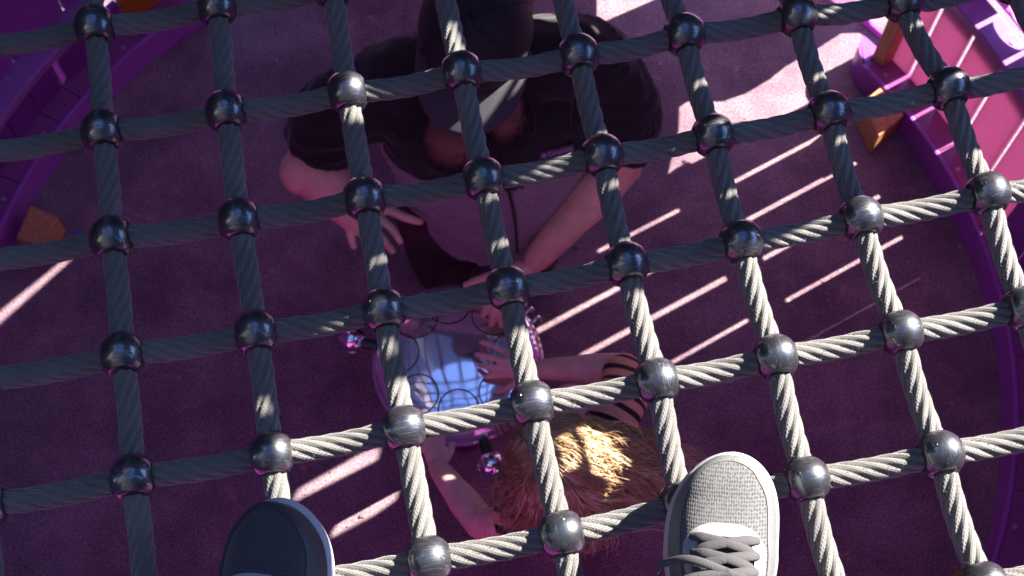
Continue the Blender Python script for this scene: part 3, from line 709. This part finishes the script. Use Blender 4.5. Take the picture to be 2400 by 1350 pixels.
# his left hand: fingertips on the drum, thumb out to the left
hand(body, W(1236, 628, .665), [[W(1142, 715, .628), W(1133, 738, .598)], [W(1160, 728, .632), W(1152, 760, .592)], [W(1184, 732, .63), W(1175, 763, .592)], [W(1218, 722, .618), W(1214, 752, .586)]],
     [W(1158, 682, .642), W(1180, 692, .650), W(1206, 694, .648), W(1230, 688, .636)], [W(1196, 640, .66), W(1158, 645, .642), W(1122, 656, .63), W(1092, 668, .62)], .0094)
bme = remesh(body, .0040, 3)
bo = obj('body', bme, M['skin'], man)
eyes(P, 1.04, man)
# jacket
jk = MB(); torso(jk, .022, bot=.56)
jk.loft([(V((-.01, 1.385, .58)), .184, .148, tx, ty), (V((-.01, 1.378, .568)), .186, .152, tx, ty)], 32)
def sleeve(mb, sh, el, outd, hem):
    mid = (sh+el)/2+outd; mb.tube([sh+V((0, 0, -.012)), mid, hem*.6+mid*.4, hem], [.082, .078, .074, .072], n=24, round_ends=False)
hemL = W(748, 345, .88); hemR = W(1446, 352, .87)
jk.ball(shL+V((0, 0, -.005)), (.088, .088, .084)); jk.ball(shR+V((0, 0, -.005)), (.088, .088, .084))
jk.tube([shL+V((.02, 0, .02)), V((-.05, 1.42, 1.075)), shR+V((-.02, 0, .02))], [.080, .085, .080], n=24)
sleeve(jk, shL, elL, V((-.03, .02, .015)), hemL); sleeve(jk, shR, elR, V((.03, .01, .015)), hemR)
jk.tube([(-.055, 1.41, 1.10), (-.05, 1.405, 1.06)], [.085, .10], n=24)      # collar base
def folds(c):
    return .008*noise.noise(V((c.x*9, c.y*9, c.z*14)))+.006*(1-abs(noise.noise(V((c.x*16+5, c.y*16, c.z*26))))*2.5)+.002
jme = remesh(jk, .006, 5, folds)
jo = obj('jacket', jme, [M['fleece'], M['greyfleece']], man)
for p_ in jme.polygons:
    c = p_.center
    side = abs(c.x+.04) > .235 and c.z > .7
    p_.material_index = 1 if (c.z < .90+.12*abs(c.x+.04) and not side and c.y < 1.48) else 0
from mathutils.bvhtree import BVHTree
jb = BVHTree.FromPolygons([v.co for v in jme.vertices], [tuple(p_.vertices) for p_ in jme.polygons])
def onj(x, y, off=.0015):
    a_ = (x-1200)/FPX; b_ = -(y-675)/FPX; d = V((a_, b_*math.cos(TH)+math.sin(TH), b_*math.sin(TH)-math.cos(TH))).normalized()
    h = jb.ray_cast(V((0, 0, H)), d)
    return (h[0]-d*(off+.004), h[1]) if h[0] else (un(x, y, 1.0), V((0, 0, 1)))
obj('zip', MB().tube([onj(*q)[0] for q in ((1146, 318), (1156, 350), (1168, 385), (1186, 430), (1200, 480), (1208, 530), (1212, 590))], .0035, n=8, sub=5).mesh(), M['fleece'], jo)
obj('collar_edge', MB().tube([onj(*q)[0] for q in ((1240, 225), (1251, 262), (1255, 300), (1246, 317), (1222, 312), (1170, 296))], .0014, n=8, sub=5).mesh(), M['trouser'], jo)
obj('chest_seam', MB().tube([onj(*q)[0] for q in ((1335, 120), (1342, 200), (1338, 280), (1340, 350))], .0014, n=8, sub=5).mesh(), M['trouser'], jo)
# sewn brand tab on the chest
tc_, tn = onj(1304, 355, .003); e1 = onj(1340, 343, .003)[0]; e0 = onj(1268, 367, .003)[0]; tx_ = (e1-e0).normalized()
tn = (tn*.7+V((0, -.45, .89))*.3).normalized(); ty_ = tn.cross(tx_).normalized(); tx_ = ty_.cross(tn)
TM = Matrix(((tx_.x, ty_.x, tn.x, tc_.x), (tx_.y, ty_.y, tn.y, tc_.y), (tx_.z, ty_.z, tn.z, tc_.z), (0, 0, 0, 1)))
q = MB(); q.add([TM @ V(p_) for p_ in [(-.034, -.008, .001), (.034, -.008, .001), (.034, .008, .001), (-.034, .008, .001), (-.034, -.008, .003), (.034, -.008, .003), (.034, .008, .003), (-.034, .008, .003)]], [(3, 2, 1, 0), (4, 5, 6, 7), (0, 1, 5, 4), (1, 2, 6, 5), (2, 3, 7, 6), (3, 0, 4, 7)])
tab = obj('brand_tab', q.mesh(), mat('plum_tab', (.11, .04, .10), .7), jo, False)
def text_mesh(s_, size, mtx, name, m, par):
    cu = bpy.data.curves.new('t', 'FONT'); cu.body = s_; cu.size = size; cu.extrude = .0004; cu.align_x = 'LEFT'; cu.align_y = 'CENTER'
    o = bpy.data.objects.new('t', cu); COL.objects.link(o); dg = bpy.context.evaluated_depsgraph_get(); dg.update()
    me = bpy.data.meshes.new_from_object(o.evaluated_get(dg)); bpy.data.objects.remove(o); me.transform(mtx); me.materials.clear()
    return obj(name, me, m, par, False)
text_mesh('Columbia', .0125, TM @ Matrix.Translation((-.018, 0, .0037)), 'lettering', M['logo'], tab)
q = MB()
for dx, dy in ((0, .0028), (0, -.0028), (.0028, 0), (-.0028, 0)):
    q.prism([(-.0255+dx+.0022*math.cos(t), dy+.0022*math.sin(t)) for t in (0, PI/2, PI, 3*PI/2)], .0032, .0042)
lm = q.mesh(); lm.transform(TM); obj('emblem', lm, M['logo'], tab, False)
# trousers
tr = MB()
for q in (-1, 1):
    hx = -.07+q*.085
    tr.tube([(hx, 1.40, .52), (hx+q*.01, 1.42, .30), (hx+q*.02, 1.45, .10)], [.108, .095, .076], n=18)
    tr.tube([(hx+q*.02, 1.45, .088), (hx+q*.03, 1.60, .086), (hx+q*.03, 1.80, .07)], [.076, .074, .056], n=18)
tr.loft([(V((-.03, 1.39, .66)), .155, .12, tx, ty), (V((-.05, 1.40, .48)), .165, .135, tx, ty)], 28)
obj('trousers', remesh(tr, .008, 5, lambda c: .004*noise.noise(c*14)), M['trouser'], man)
for q in (-1, 1):
    hx = -.07+q*.115
    sh = MB(); sh.tube([(hx, 1.86, .055), (hx, 1.93, .05), (hx, 2.02, .03)], [.044, .046, .03], n=16)
    obj('shoe', remesh(sh, .006, 4), M['black'], man)
# beard: soft volume plus strands
be = MB(); be.ball(P(0, .070, -.095), (.052, .040, .050), 24, 16, hm); be.ball(P(0, .075, -.135), (.036, .026, .035), 20, 12, hm)
for q in (-1, 1): be.tube([P(.074*q, .012, .01), P(.070*q, .028, -.04), P(.048*q, .058, -.085)], [.012, .018, .028], n=12)
be.ball(W(1062, 322, 1.075), (.052, .038, .042)); be.ball(W(1180, 262, 1.10), (.035, .045, .045)); be.tube([P(0, .06, -.1), W(1062, 318, 1.08)], [.05, .05], n=16)
bd = remesh(be, .005, 3); beard = obj('beard', bd, M['beard'], man)
def strand(mb, pts, r0, r1):
    """thin three-sided hair"""
    n_ = len(pts); vs = []; fs = []
    for k, p in enumerate(pts):
        t = (pts[min(k+1, n_-1)]-pts[max(k-1, 0)]).normalized(); x = t.cross(V((.3, .2, 1))).normalized(); y = t.cross(x); r_ = r0+(r1-r0)*k/(n_-1)
        for i in range(3): vs.append(p+x*(r_*math.cos(2.094*i))+y*(r_*math.sin(2.094*i)))
    for k in range(n_-1):
        for i in range(3): j = (i+1) % 3; fs.append((k*3+i, k*3+j, k*3+3+j, k*3+3+i))
    mb.add(vs, fs)
hs = MB(); vl = list(bd.vertices)
for _ in range(4200):
    v = random.choice(vl); d = (v.normal*.22+(P(0, .1, -.25)-P(0, 0, 0)).normalized()*1.0+V((random.uniform(-.4, .4), random.uniform(-.4, .4), random.uniform(-.3, .3)))).normalized(); l = random.uniform(.010, .022)
    strand(hs, [v.co-v.normal*.002, v.co+d*l*.5+v.normal*.003, v.co+d*l], .0006, .0002)
obj('beard_hair', hs.mesh(), M['beard'], beard)
# cap
cp = MB(); vs = []; fs = []; nu = 48; nv = 16
for j in range(nv+1):
    ph = (PI/2)*j/nv
    for i in range(nu):
        t = 2*PI*i/nu; rr_ = math.cos(ph)**.8 if ph < PI/2 else 0
        seam = 1-.012*abs(math.sin(3*t))**.2*0+.010*abs(math.cos(3*t))**8*0
        vs.append(P(.101*rr_*math.cos(t)*seam, -.004+.113*rr_*math.sin(t)*seam, .028+.116*math.sin(ph)))
for j in range(nv):
    for i in range(nu): k = (i+1) % nu; fs.append((j*nu+i, j*nu+k, (j+1)*nu+k, (j+1)*nu+i))
cp.add(vs, fs); cap_ = obj('cap', cp.mesh(), M['capm'], man); so = cap_.modifiers.new('t', 'SOLIDIFY'); so.thickness = .003
for a in (30, 90, 150):
    pts = []
    for k in range(21):
        ph = PI*k/20; c_ = math.copysign(abs(math.cos(ph))**.8, math.cos(ph)); pts.append(P(.102*c_*math.cos(R(a)), -.004+.114*c_*math.sin(R(a)), .029+.1165*math.sin(ph)))
    obj('seam', MB().tube(pts, .0011, n=6, sub=2).mesh(), M['capm'], cap_)
obj('button', MB().ball(P(0, -.004, .146), (.008, .008, .004), 14, 8, hm).mesh(), M['capm'], cap_)
vs = []; fs = []; nr = 10; na = 36
for j in range(nr+1):
    f_ = j/nr
    for i in range(na+1):
        u = -1+2*i/na; t = R(90)+R(78)*u; xi, yi = .100*math.cos(t), .110*math.sin(t)-.004; ln = .078*(max(0, 1-abs(u)**2.6))**.6
        x = xi*(1+.10*f_*(1-abs(u)**4)); y = yi+ln*f_; vs.append(P(x, y, .030-.014*(x/.1)**2-.10*0-.012*f_))
for j in range(nr):
    for i in range(na): b_ = j*(na+1)+i; fs.append((b_, b_+1, b_+na+2, b_+na+1))
br = obj('brim', MB().add(vs, fs).mesh(), M['brim'], cap_); so = br.modifiers.new('t', 'SOLIDIFY'); so.thickness = .004; so.offset = -1
tgm = MB().add([P(.020+dx, .098+dy, .050+dz) for dx, dy, dz in ((0, .008, 0), (.016, .005, 0), (.016, .001, .011), (0, .004, .011))], [(0, 1, 2, 3)]).mesh()
to = obj('tag', tgm, M['tag'], cap_, False); so = to.modifiers.new('t', 'SOLIDIFY'); so.thickness = .0015; so.offset = 1
hh_ = MB(); sk = list(bme.vertices)
for q in (-1, 1):
    for _ in range(260):
        a_ = random.uniform(-.06, .03); p0 = P(q*(.083+random.uniform(-.002, .003)), a_-.01, .03+random.uniform(-.05, .0)); strand(hh_, [p0, p0+(P(0, -.1, -.4)-P(0, 0, 0)).normalized()*.012, p0+(P(q*.15, -.2, -.5)-P(0, 0, 0)).normalized()*.026], .0006, .0002)
obj('hair', hh_.mesh(), M['beard'], man)

# ------------------------------------------------------------------ the child
kid = empty('person', (.14, .74, 0), 'small child with long wavy ginger hair in striped shirt playing the steel drum', 'person')
kf = V((-.62, .74, -.30)); KC = V((.076, .668, .965)); KP, km = frame(KC, kf); KS = .88
kb = MB(); add_head(kb, KP, km, KS)
sR = V((.190, .812, .80)); sL = V((.036, .622, .80)); mid = (sR+sL)/2; sx = (sR-sL).normalized(); sy = V((-sx.y, sx.x, 0))
kb.tube([KP(0, -.015, -.05), mid+V((0, 0, .055)), mid+V((0, 0, .01))], [.036, .034, .045], n=18)
def ktorso(mb, g=0, bot=.30):
    secs = []
    for z, a, b, o_ in ((.85, .045, .035, 0), (.835, .085, .045, 0), (.80, .115, .058, 0), (.74, .105, .062, .005), (.64, .095, .062, .01), (.54, .10, .068, .015), (.46, .105, .075, .02), (.38, .10, .08, .03)):
        if z < bot: break
        c = V((mid.x, mid.y, z))+V((.07, .085, 0))*(o_/.03); secs.append((c, a+g, b+g, sx, sy))
    mb.loft(secs, 28)
ktorso(kb)
keR = W(1466, 862, .70); kwR = W(1262, 866, .628); keL = W(1128, 1228, .70); kwL = W(1028, 1098, .585)
kb.tube([sR, (sR+keR)/2, keR], [.038, .033, .030], n=16); kb.tube([keR, keR*.66+kwR*.34, keR*.3+kwR*.7, kwR], [.030, .031, .025, .020], n=16)
kb.tube([sL, (sL+keL)/2+V((-.005, -.005, 0)), keL], [.038, .034, .031], n=16); kb.tube([keL, keL*.66+kwL*.34, keL*.3+kwL*.7, kwL], [.031, .032, .026, .021], n=16)
hand(kb, W(1244, 862, .622), [[W(1158, 812, .608), W(1128, 802, .592)], [W(1148, 838, .61), W(1116, 830, .592)], [W(1152, 862, .608), W(1124, 856, .590)], [W(1162, 880, .60), W(1138, 882, .588)]],
     [W(1196, 832, .62), W(1188, 846, .625), W(1188, 862, .624), W(1194, 878, .616)], [W(1226, 880, .614), W(1206, 900, .605), W(1184, 912, .596), W(1166, 918, .590)], .0070)
hand(kb, W(1024, 1088, .582), [[W(992, 1030, .568), W(994, 1012, .552)], [W(1006, 1020, .572), W(1010, 1002, .556)], [W(1022, 1020, .570), W(1028, 1002, .556)], [W(1036, 1028, .562), W(1042, 1012, .552)]],
     [W(994, 1048, .57), W(1008, 1044, .575), W(1022, 1044, .574), W(1036, 1050, .568)], [W(1040, 1078, .575), W(1054, 1060, .565), W(1060, 1042, .556)], .0070)
hip = V((mid.x+.07, mid.y+.085, .42))
for q, kn, ft in ((1, V((.135, .99, .34)), V((.17, .97, .04))), (-1, V((.10, .86, .08)), V((.24, .82, .04)))):
    h0 = hip+sx*.05*q; kb.tube([h0, (h0+kn)/2, kn], [.06, .052, .042], n=16); kb.tube([kn, (kn+ft)/2, ft], [.042, .038, .026], n=16); kb.tube([ft, ft+sy*.05+V((0, 0, -.015)), ft+sy*.09+V((0, 0, -.02))], [.028, .026, .018], n=12)
kbm = remesh(kb, .0030, 3); obj('body', kbm, M['kidskin'], kid); eyes(KP, KS, kid)
ks = MB(); secs = []
for z, a, b, k_ in ((.832, .098, .056, 0), (.822, .115, .062, 0), (.79, .128, .072, 0), (.70, .125, .078, .3), (.58, .122, .082, .6), (.46, .128, .09, .8), (.40, .13, .095, 1)):
    secs.append((V((mid.x+.07*k_, mid.y+.085*k_, z)), a, b, sx, sy))
ks.loft(secs, 28); ks.tube([sR, (sR+keR)/2+V((.01, 0, 0)), keR+(sR-keR)*.18], [.052, .050, .046], n=18); ks.tube([sL, sL*.6+keL*.4, sL*.6+keL*.4], [.050, .047, .044], n=18)
ksm = remesh(ks, .005, 4, lambda c: .004*noise.noise(c*22)); setuv(ksm, lambda c: ((V(c)-mid).dot(sx)+.25*(V(c)-mid).dot(sy)+.5, c.z)); obj('striped_shirt', ksm, M['stripe'], kid)
kt = MB()
for q, kn, ft in ((1, V((.135, .99, .34)), V((.17, .97, .04))), (-1, V((.10, .86, .08)), V((.24, .82, .04)))):
    h0 = hip+sx*.05*q; kt.tube([h0, (h0+kn)/2, kn], [.070, .062, .052], n=16); kt.tube([kn, (kn+ft)/2, ft+V((0, 0, .05))], [.052, .046, .036], n=16)
kt.ball(hip, (.11, .09, .08))
obj('leggings', remesh(kt, .006, 4, lambda c: .003*noise.noise(c*25)), M['pinkcloth'], kid)
# necklace
nc = mid+V((0, 0, .052))+sy*.008; nk = MB(); nk2 = MB()
for k in range(46):
    t = 2*PI*k/46; p_ = nc+sx*(.050*math.cos(t))+sy*(.050*math.sin(t))+V((0, 0, -.012*math.sin(t))); (nk if k % 2 else nk2).ball(p_, .0030, 8, 6)
ne = obj('necklace', nk.mesh(), M['bead'], kid); obj('pale_beads', nk2.mesh(), M['bead2'], ne)
# hair
cap = MB(); cap.ball(KP(0, -.016*KS, .038*KS), (.088*KS, .101*KS, .100*KS), 32, 20, km); cap.tube([KP(0, -.05, .0), KP(0, -.06, -.05)], [.05, .045], n=18)
capm_ = remesh(cap, .006, 3)
bm = bmesh.new(); bm.from_mesh(capm_); mi = km.transposed()
def loc(c): return mi @ (V(c)-KC)
bmesh.ops.delete(bm, geom=[v for v in bm.verts if loc(v.co).y > .062 and loc(v.co).z < .06*KS], context='VERTS'); bm.to_mesh(capm_); bm.free()
hair = obj('hair', capm_, M['hair'], kid)
s1 = MB(); s2 = MB(); s3 = MB()
def lock(r0, d, ln, cw, ph, fly):
    nn = (r0-KP(0, -.016, .038)).normalized(); out = V((nn.x, nn.y, 0)); p_ = r0.copy(); pts = [r0-nn*.003]; k_ = 18
    back = V((-kf.x, -kf.y, 0)).normalized(); dirr = (nn*.30+back*.6+sx*d.x*.8).normalized()
    left = d.x < -.25
    for s_ in range(k_):
        u = s_/k_
        tgt = out*.22+V((1, .12, 0))*(.9 if not left else .12)*(.5+u)+back*.2+V((0, 0, -1))*(.65+.6*u)+nn*(.10 if not fly else .5)+V((0, 1, 0))*max(-.9, min(.9, (.680-p_.y)*(6 if not left else 3)))
        dirr = (dirr*.68+tgt.normalized()*.32).normalized(); p_ = p_+dirr*(ln/k_)
        l_ = loc(p_); e_ = V((l_.x/(.094*KS), (l_.y+.016*KS)/(.107*KS), (l_.z-.038*KS)/(.106*KS))); el_ = e_.length
        if el_ < 1.0: e_ = e_/el_; p_ = KP(e_.x*.094*KS, e_.y*.107*KS-.016*KS, e_.z*.106*KS+.038*KS)
        if l_.y > .075*KS and l_.z < .10 and s_ > 1: break
        cx = dirr.cross(V((0, 0, 1))); cx = cx.normalized() if cx.length > .01 else V((1, 0, 0)); cy = cx.cross(dirr); t_ = ph+u*10
        pts.append(p_+cx*(cw*u*math.sin(t_))+cy*(cw*u*math.cos(t_)))
    return pts
for _ in range(430):
    while True:
        d = V((random.gauss(0, 1), random.gauss(0, 1), random.gauss(.3, 1))).normalized()
        if not (d.y > .45 and d.z < .45) and d.z > -.55: break
    ln = random.uniform(.11, .24)*(.8 if d.x < -.25 else 1); cw = random.uniform(.008, .024); ph = random.random()*6.28; tone = random.random(); fly = random.random() < .10
    for c_ in range(13 if not fly else 3):
        d2 = (d+V((random.gauss(0, .07), random.gauss(0, .07), random.gauss(0, .07)))).normalized()
        r0 = KP(.088*KS*d2.x, -.016*KS+.101*KS*d2.y, .038*KS+.100*KS*d2.z)
        pts = lock(r0, d2, ln*random.uniform(.8, 1.1), cw*random.uniform(.8, 1.2), ph+random.gauss(0, .35), fly)
        if len(pts) < 5: continue
        q_ = tone+random.gauss(0, .12); strand(s1 if q_ < .45 else (s2 if q_ > .66 else s3), pts, random.uniform(.0006, .0010), .0003)
obj('auburn_strands', s3.mesh(), mat('auburn_hair', (.30, .17, .08), .35, spec=.6), hair)
obj('hair_strands', s1.mesh(), M['hair'], hair); obj('golden_strands', s2.mesh(), M['hair2'], hair)

# ------------------------------------------------------------------ the photographer's trainers standing on the net
def trainer(cxs, ys, half, ztop, label, upper, band, zs, laces, lean):
    """outline from heel to toe; local mesh laid straight in world space: x across, y towards the toe"""
    y_toe, x_toe = ys
    root = empty('trainer', (cxs, y_toe-.15, NZ), label, 'shoe', 'trainers of the photographer')
    Lg = .29
    def hw(s): # s: 0 toe .. 1 heel
        if s <= 0: return 0
        t = min(1, s/.30); a_ = half*(1-(1-t)**2.5)**.52
        if s > .38: a_ *= 1-.24*min(1, (s-.38)/.25)**1.2*(1 if s < .63 else 1)
        if s > .86: a_ *= math.sqrt(max(0, 1-((s-.86)/.14)**2))*.98+.02
        return a_
    def cx_(s): return cxs+(x_toe-cxs)*max(0, 1-s/.35)**1.6
    n_ = 60; SS = [(k/n_)**1.4 for k in range(n_+1)]
    def ring(shr, z, dz=0):
        l, r = [], []
        for s in SS:
            y = y_toe-Lg*s; a_ = max(0, hw(s)-shr); yy = y-shr*max(0, 1-s*8)*1.0+shr*max(0, (s-.9)*10)
            l.append(V((cx_(s)-a_, yy, z+.016*max(0, 1-s/.3)**2))); r.append(V((cx_(s)+a_, yy, z+.016*max(0, 1-s/.3)**2)))
        return l+list(reversed(r))[1:-1]
    rings = [ring(.010, zs), ring(.003, zs+.002), ring(.0, zs+.010), ring(.0005, zs+.022), ring(.003, zs+.029), ring(.006, zs+.031), ring(.010, zs+.0305)]
    m_ = len(rings[0]); vs = [p_ for r_ in rings for p_ in r_]; fs = []
    for k in range(len(rings)-1):
        for i in range(m_): j = (i+1) % m_; fs.append((k*m_+i, k*m_+j, (k+1)*m_+j, (k+1)*m_+i))
    fs.append(tuple(range(m_-1, -1, -1))); fs.append(tuple(range((len(rings)-1)*m_, len(rings)*m_)))
    me = MB().add(vs, fs).mesh(); bm = bmesh.new(); bm.from_mesh(me); bmesh.ops.recalc_face_normals(bm, faces=bm.faces); bm.to_mesh(me); bm.free()
    obj('sole', me, M['sole'], root)
    # upper
    def top(s): return .020+.036*(1-max(0, 1-s/.22)**2.0)+.030*min(1, max(0, (s-.2)/.4))
    def surf(u, s, off=0):
        a_ = max(.0001, hw(s)-.0045)+off; t = PI*u; cc = math.copysign(abs(math.cos(t))**.75, math.cos(t)); sn = math.sin(t)**.80
        z = zs+.022+.016*max(0, 1-s/.3)**2+(top(s)+off)*sn*(min(1, s/.02)**.5 if s < .02 else 1)
        return V((cx_(s)-a_*cc-lean*sn, y_toe-.0065-(Lg-.012)*s, z))
    vs = []; fs = []; nu_ = 40; uvs = []
    SS2 = [(k/70)**1.5 for k in range(71)]
    for s in SS2:
        for i in range(nu_+1): vs.append(surf(i/nu_, s)); uvs.append(None)
    for k in range(len(SS2)-1):
        for i in range(nu_): b_ = k*(nu_+1)+i; fs.append((b_, b_+1, b_+nu_+2, b_+nu_+1))
    me = MB().add(vs, fs).mesh(); setuv(me, lambda c: (c.x+c.z*.3, c.y+c.z*.5)); up = obj('upper', me, upper, root)
    # toe bumper overlay band following the sole line
    vs = []; fs = []; nb_ = 60; wdt = 7
    def bandp(q, f_):
        # q -1..1 around the toe, f_ 0..1 up from the sole
        s = abs(q)**1.6*.62+.004; u0 = (f_*(.17+.10*(1-abs(q))**2)) ; u = u0 if q < 0 else 1-u0
        return u, s
    for i in range(nb_+1):
        q = -1+2*i/nb_
        for j in range(wdt+1):
            f_ = j/wdt; s0 = abs(q)**1.8*.60; 
            # blend around the toe tip: band measured inward from the outline
            ins = f_*.0115*(1 if abs(q) < .75 else 1-(abs(q)-.75)*1.8); s = s0+ins/Lg*(1-min(1, s0/.2))*1.15
            a_ = max(.001, hw(s)-.0045); xx = (hw(max(s0, .0006))-.0045 if s0 > .0006 else 0)
            xoff = max(0, min(a_, max(0, xx)-ins*min(1, s0/.10+.1)))
            c_ = min(1, xoff/a_); t = math.acos(min(1, c_**(1/.75))); u = t/PI if q < 0 else 1-t/PI
            vs.append(surf(u, max(.0005, s), .0009+.0006*(1-f_)))
    for i in range(nb_):
        for j in range(wdt): b_ = i*(wdt+1)+j; fs.append((b_, b_+wdt+1, b_+wdt+2, b_+1))
    obj('toe_overlay', MB().add(vs, fs).mesh(), band, up)
    if laces:
        # pale eyestay arch and the tongue
        path = [(.5-.158, .80-.38*k/14) for k in range(15)]+[(.5-.158*math.cos(PI*k/20), .42-.075*math.sin(PI*k/20)) for k in range(1, 20)]+[(.5+.158, .42+.38*k/14) for k in range(15)]
        vs = []; fs = []
        for k, (pu, ps) in enumerate(path):
            q0 = path[max(0, k-1)]; q1 = path[min(len(path)-1, k+1)]; dx, dy = (q1[0]-q0[0])*.16, (q1[1]-q0[1])*.29; l_ = math.hypot(dx, dy); nx_, ny_ = -dy/l_, dx/l_
            for j in range(5):
                w_ = (-.2+1.2*j/4)*.0125; vs.append(surf(pu-nx_*w_/.16, ps-ny_*w_/.29, .0022+.0006*math.sin(PI*j/4)))
        for k in range(len(path)-1):
            for j in range(4): b_ = k*5+j; fs.append((b_, b_+1, b_+6, b_+5))
        obj('eyestay', MB().add(vs, fs).mesh(), M['stay'], up)
        vs = []; fs = []
        for k in range(20):
            for j in range(9): vs.append(surf(.5-.11+.22*j/8, .36+.5*k/19, .0035))
        for k in range(19):
            for j in range(8): b_ = k*9+j; fs.append((b_, b_+9, b_+10, b_+1))
        obj('tongue_flap', MB().add(vs, fs).mesh(), M['knit'] if upper is M['knit'] else upper, up)
        for k, s in enumerate((.375, .435, .495, .555, .62, .68)):
            for sg in (-1, 1):
                pts = [surf(.5-sg*.150, s-.018, .0045), surf(.5-sg*.08, s-.008, .0075), surf(.5, s+.010, .0095), surf(.5+sg*.07, s+.028, .0070), surf(.5+sg*.135, s+.040, .0040)]
                obj('lace', MB().tube(pts, [.0040, .0052, .0050, .0052, .0040], n=10, flat=.42, sub=6).mesh(), M['lace'], up)
        c0 = surf(.5, .5, .014)
        for pts in ([c0, surf(.36, .46, .020), surf(.16, .47, .022), surf(.03, .52, .016), surf(.05, .60, .014), surf(.25, .55, .018), c0],
                    [c0, surf(.3, .54, .02), surf(.08, .62, .02), surf(-.0+.01, .72, .02)], [c0, surf(.7, .56, .018), surf(.86, .66, .016), surf(.8, .72, .016)]):
            obj('lace', MB().tube(pts, .0044, n=10, flat=.5, sub=7).mesh(), M['lace'], up)
    root.rotation_euler.z = lean*-12
    return root
q = un(1702, 1072, 1.885)
trainer(.2145, (q.y, q.x-.006), .0595, .05, 'light grey mesh trainer with laces and white sole, in full sun on the net', M['knit'], M['band'], NZ+.012, True, .006)
q = un(640, 1180, 1.885)
trainer(-.248, (q.y, q.x), .0575, .05, 'dark shaded mesh trainer with white sole edge at the left', M['shadeknit'], M['shadeband'], NZ+.012, True, .008)  # left shoe of the pair, its shade put into darker upper colours

# ------------------------------------------------------------------ grit and leaf crumbs on the floor
gb = MB(); random.seed(21)
for _ in range(900):
    a_ = random.random()*2*PI; r_ = 1.25*math.sqrt(random.random()); c = V((CX+r_*math.cos(a_), CY+r_*math.sin(a_), .001)); s_ = random.choice((.0012, .0016, .002, .0028, .004)) if random.random() < .93 else .008
    k = random.randrange(5, 8); ph = random.random()*6; st = random.uniform(.5, 1); top_ = [c+V((s_*math.cos(ph+2*PI*i/k)*random.uniform(.6, 1), st*s_*math.sin(ph+2*PI*i/k)*random.uniform(.6, 1), s_*random.uniform(.25, .5))) for i in range(k)]; bot_ = [V((p_.x*1.0+(p_.x-c.x)*.3, p_.y+(p_.y-c.y)*.3, .0)) for p_ in top_]
    gb.add(top_+bot_, [tuple(range(k))]+[(i, k+i, k+(i+1) % k, (i+1) % k) for i in range(k)])
tag(obj('grit', gb.mesh(), M['pebble'], smooth=False), 'pale grit and leaf crumbs scattered on the purple floor', 'grit', kind='stuff')
cb = MB(); c = un(183, 550, 0.0)
cb.prism([(c.x+.012*math.cos(t)*(1 if k % 2 else .5), c.y+.012*math.sin(t)*(1 if k % 2 else .5)) for k, t in enumerate([2*PI*i/8 for i in range(8)])], 0.001, .004)
tag(obj('wrapper_scrap', cb.mesh(), mat('blue_scrap', (.06, .12, .45), .4), smooth=False), 'tiny blue scrap of litter on the dark floor by the left curb', 'litter')
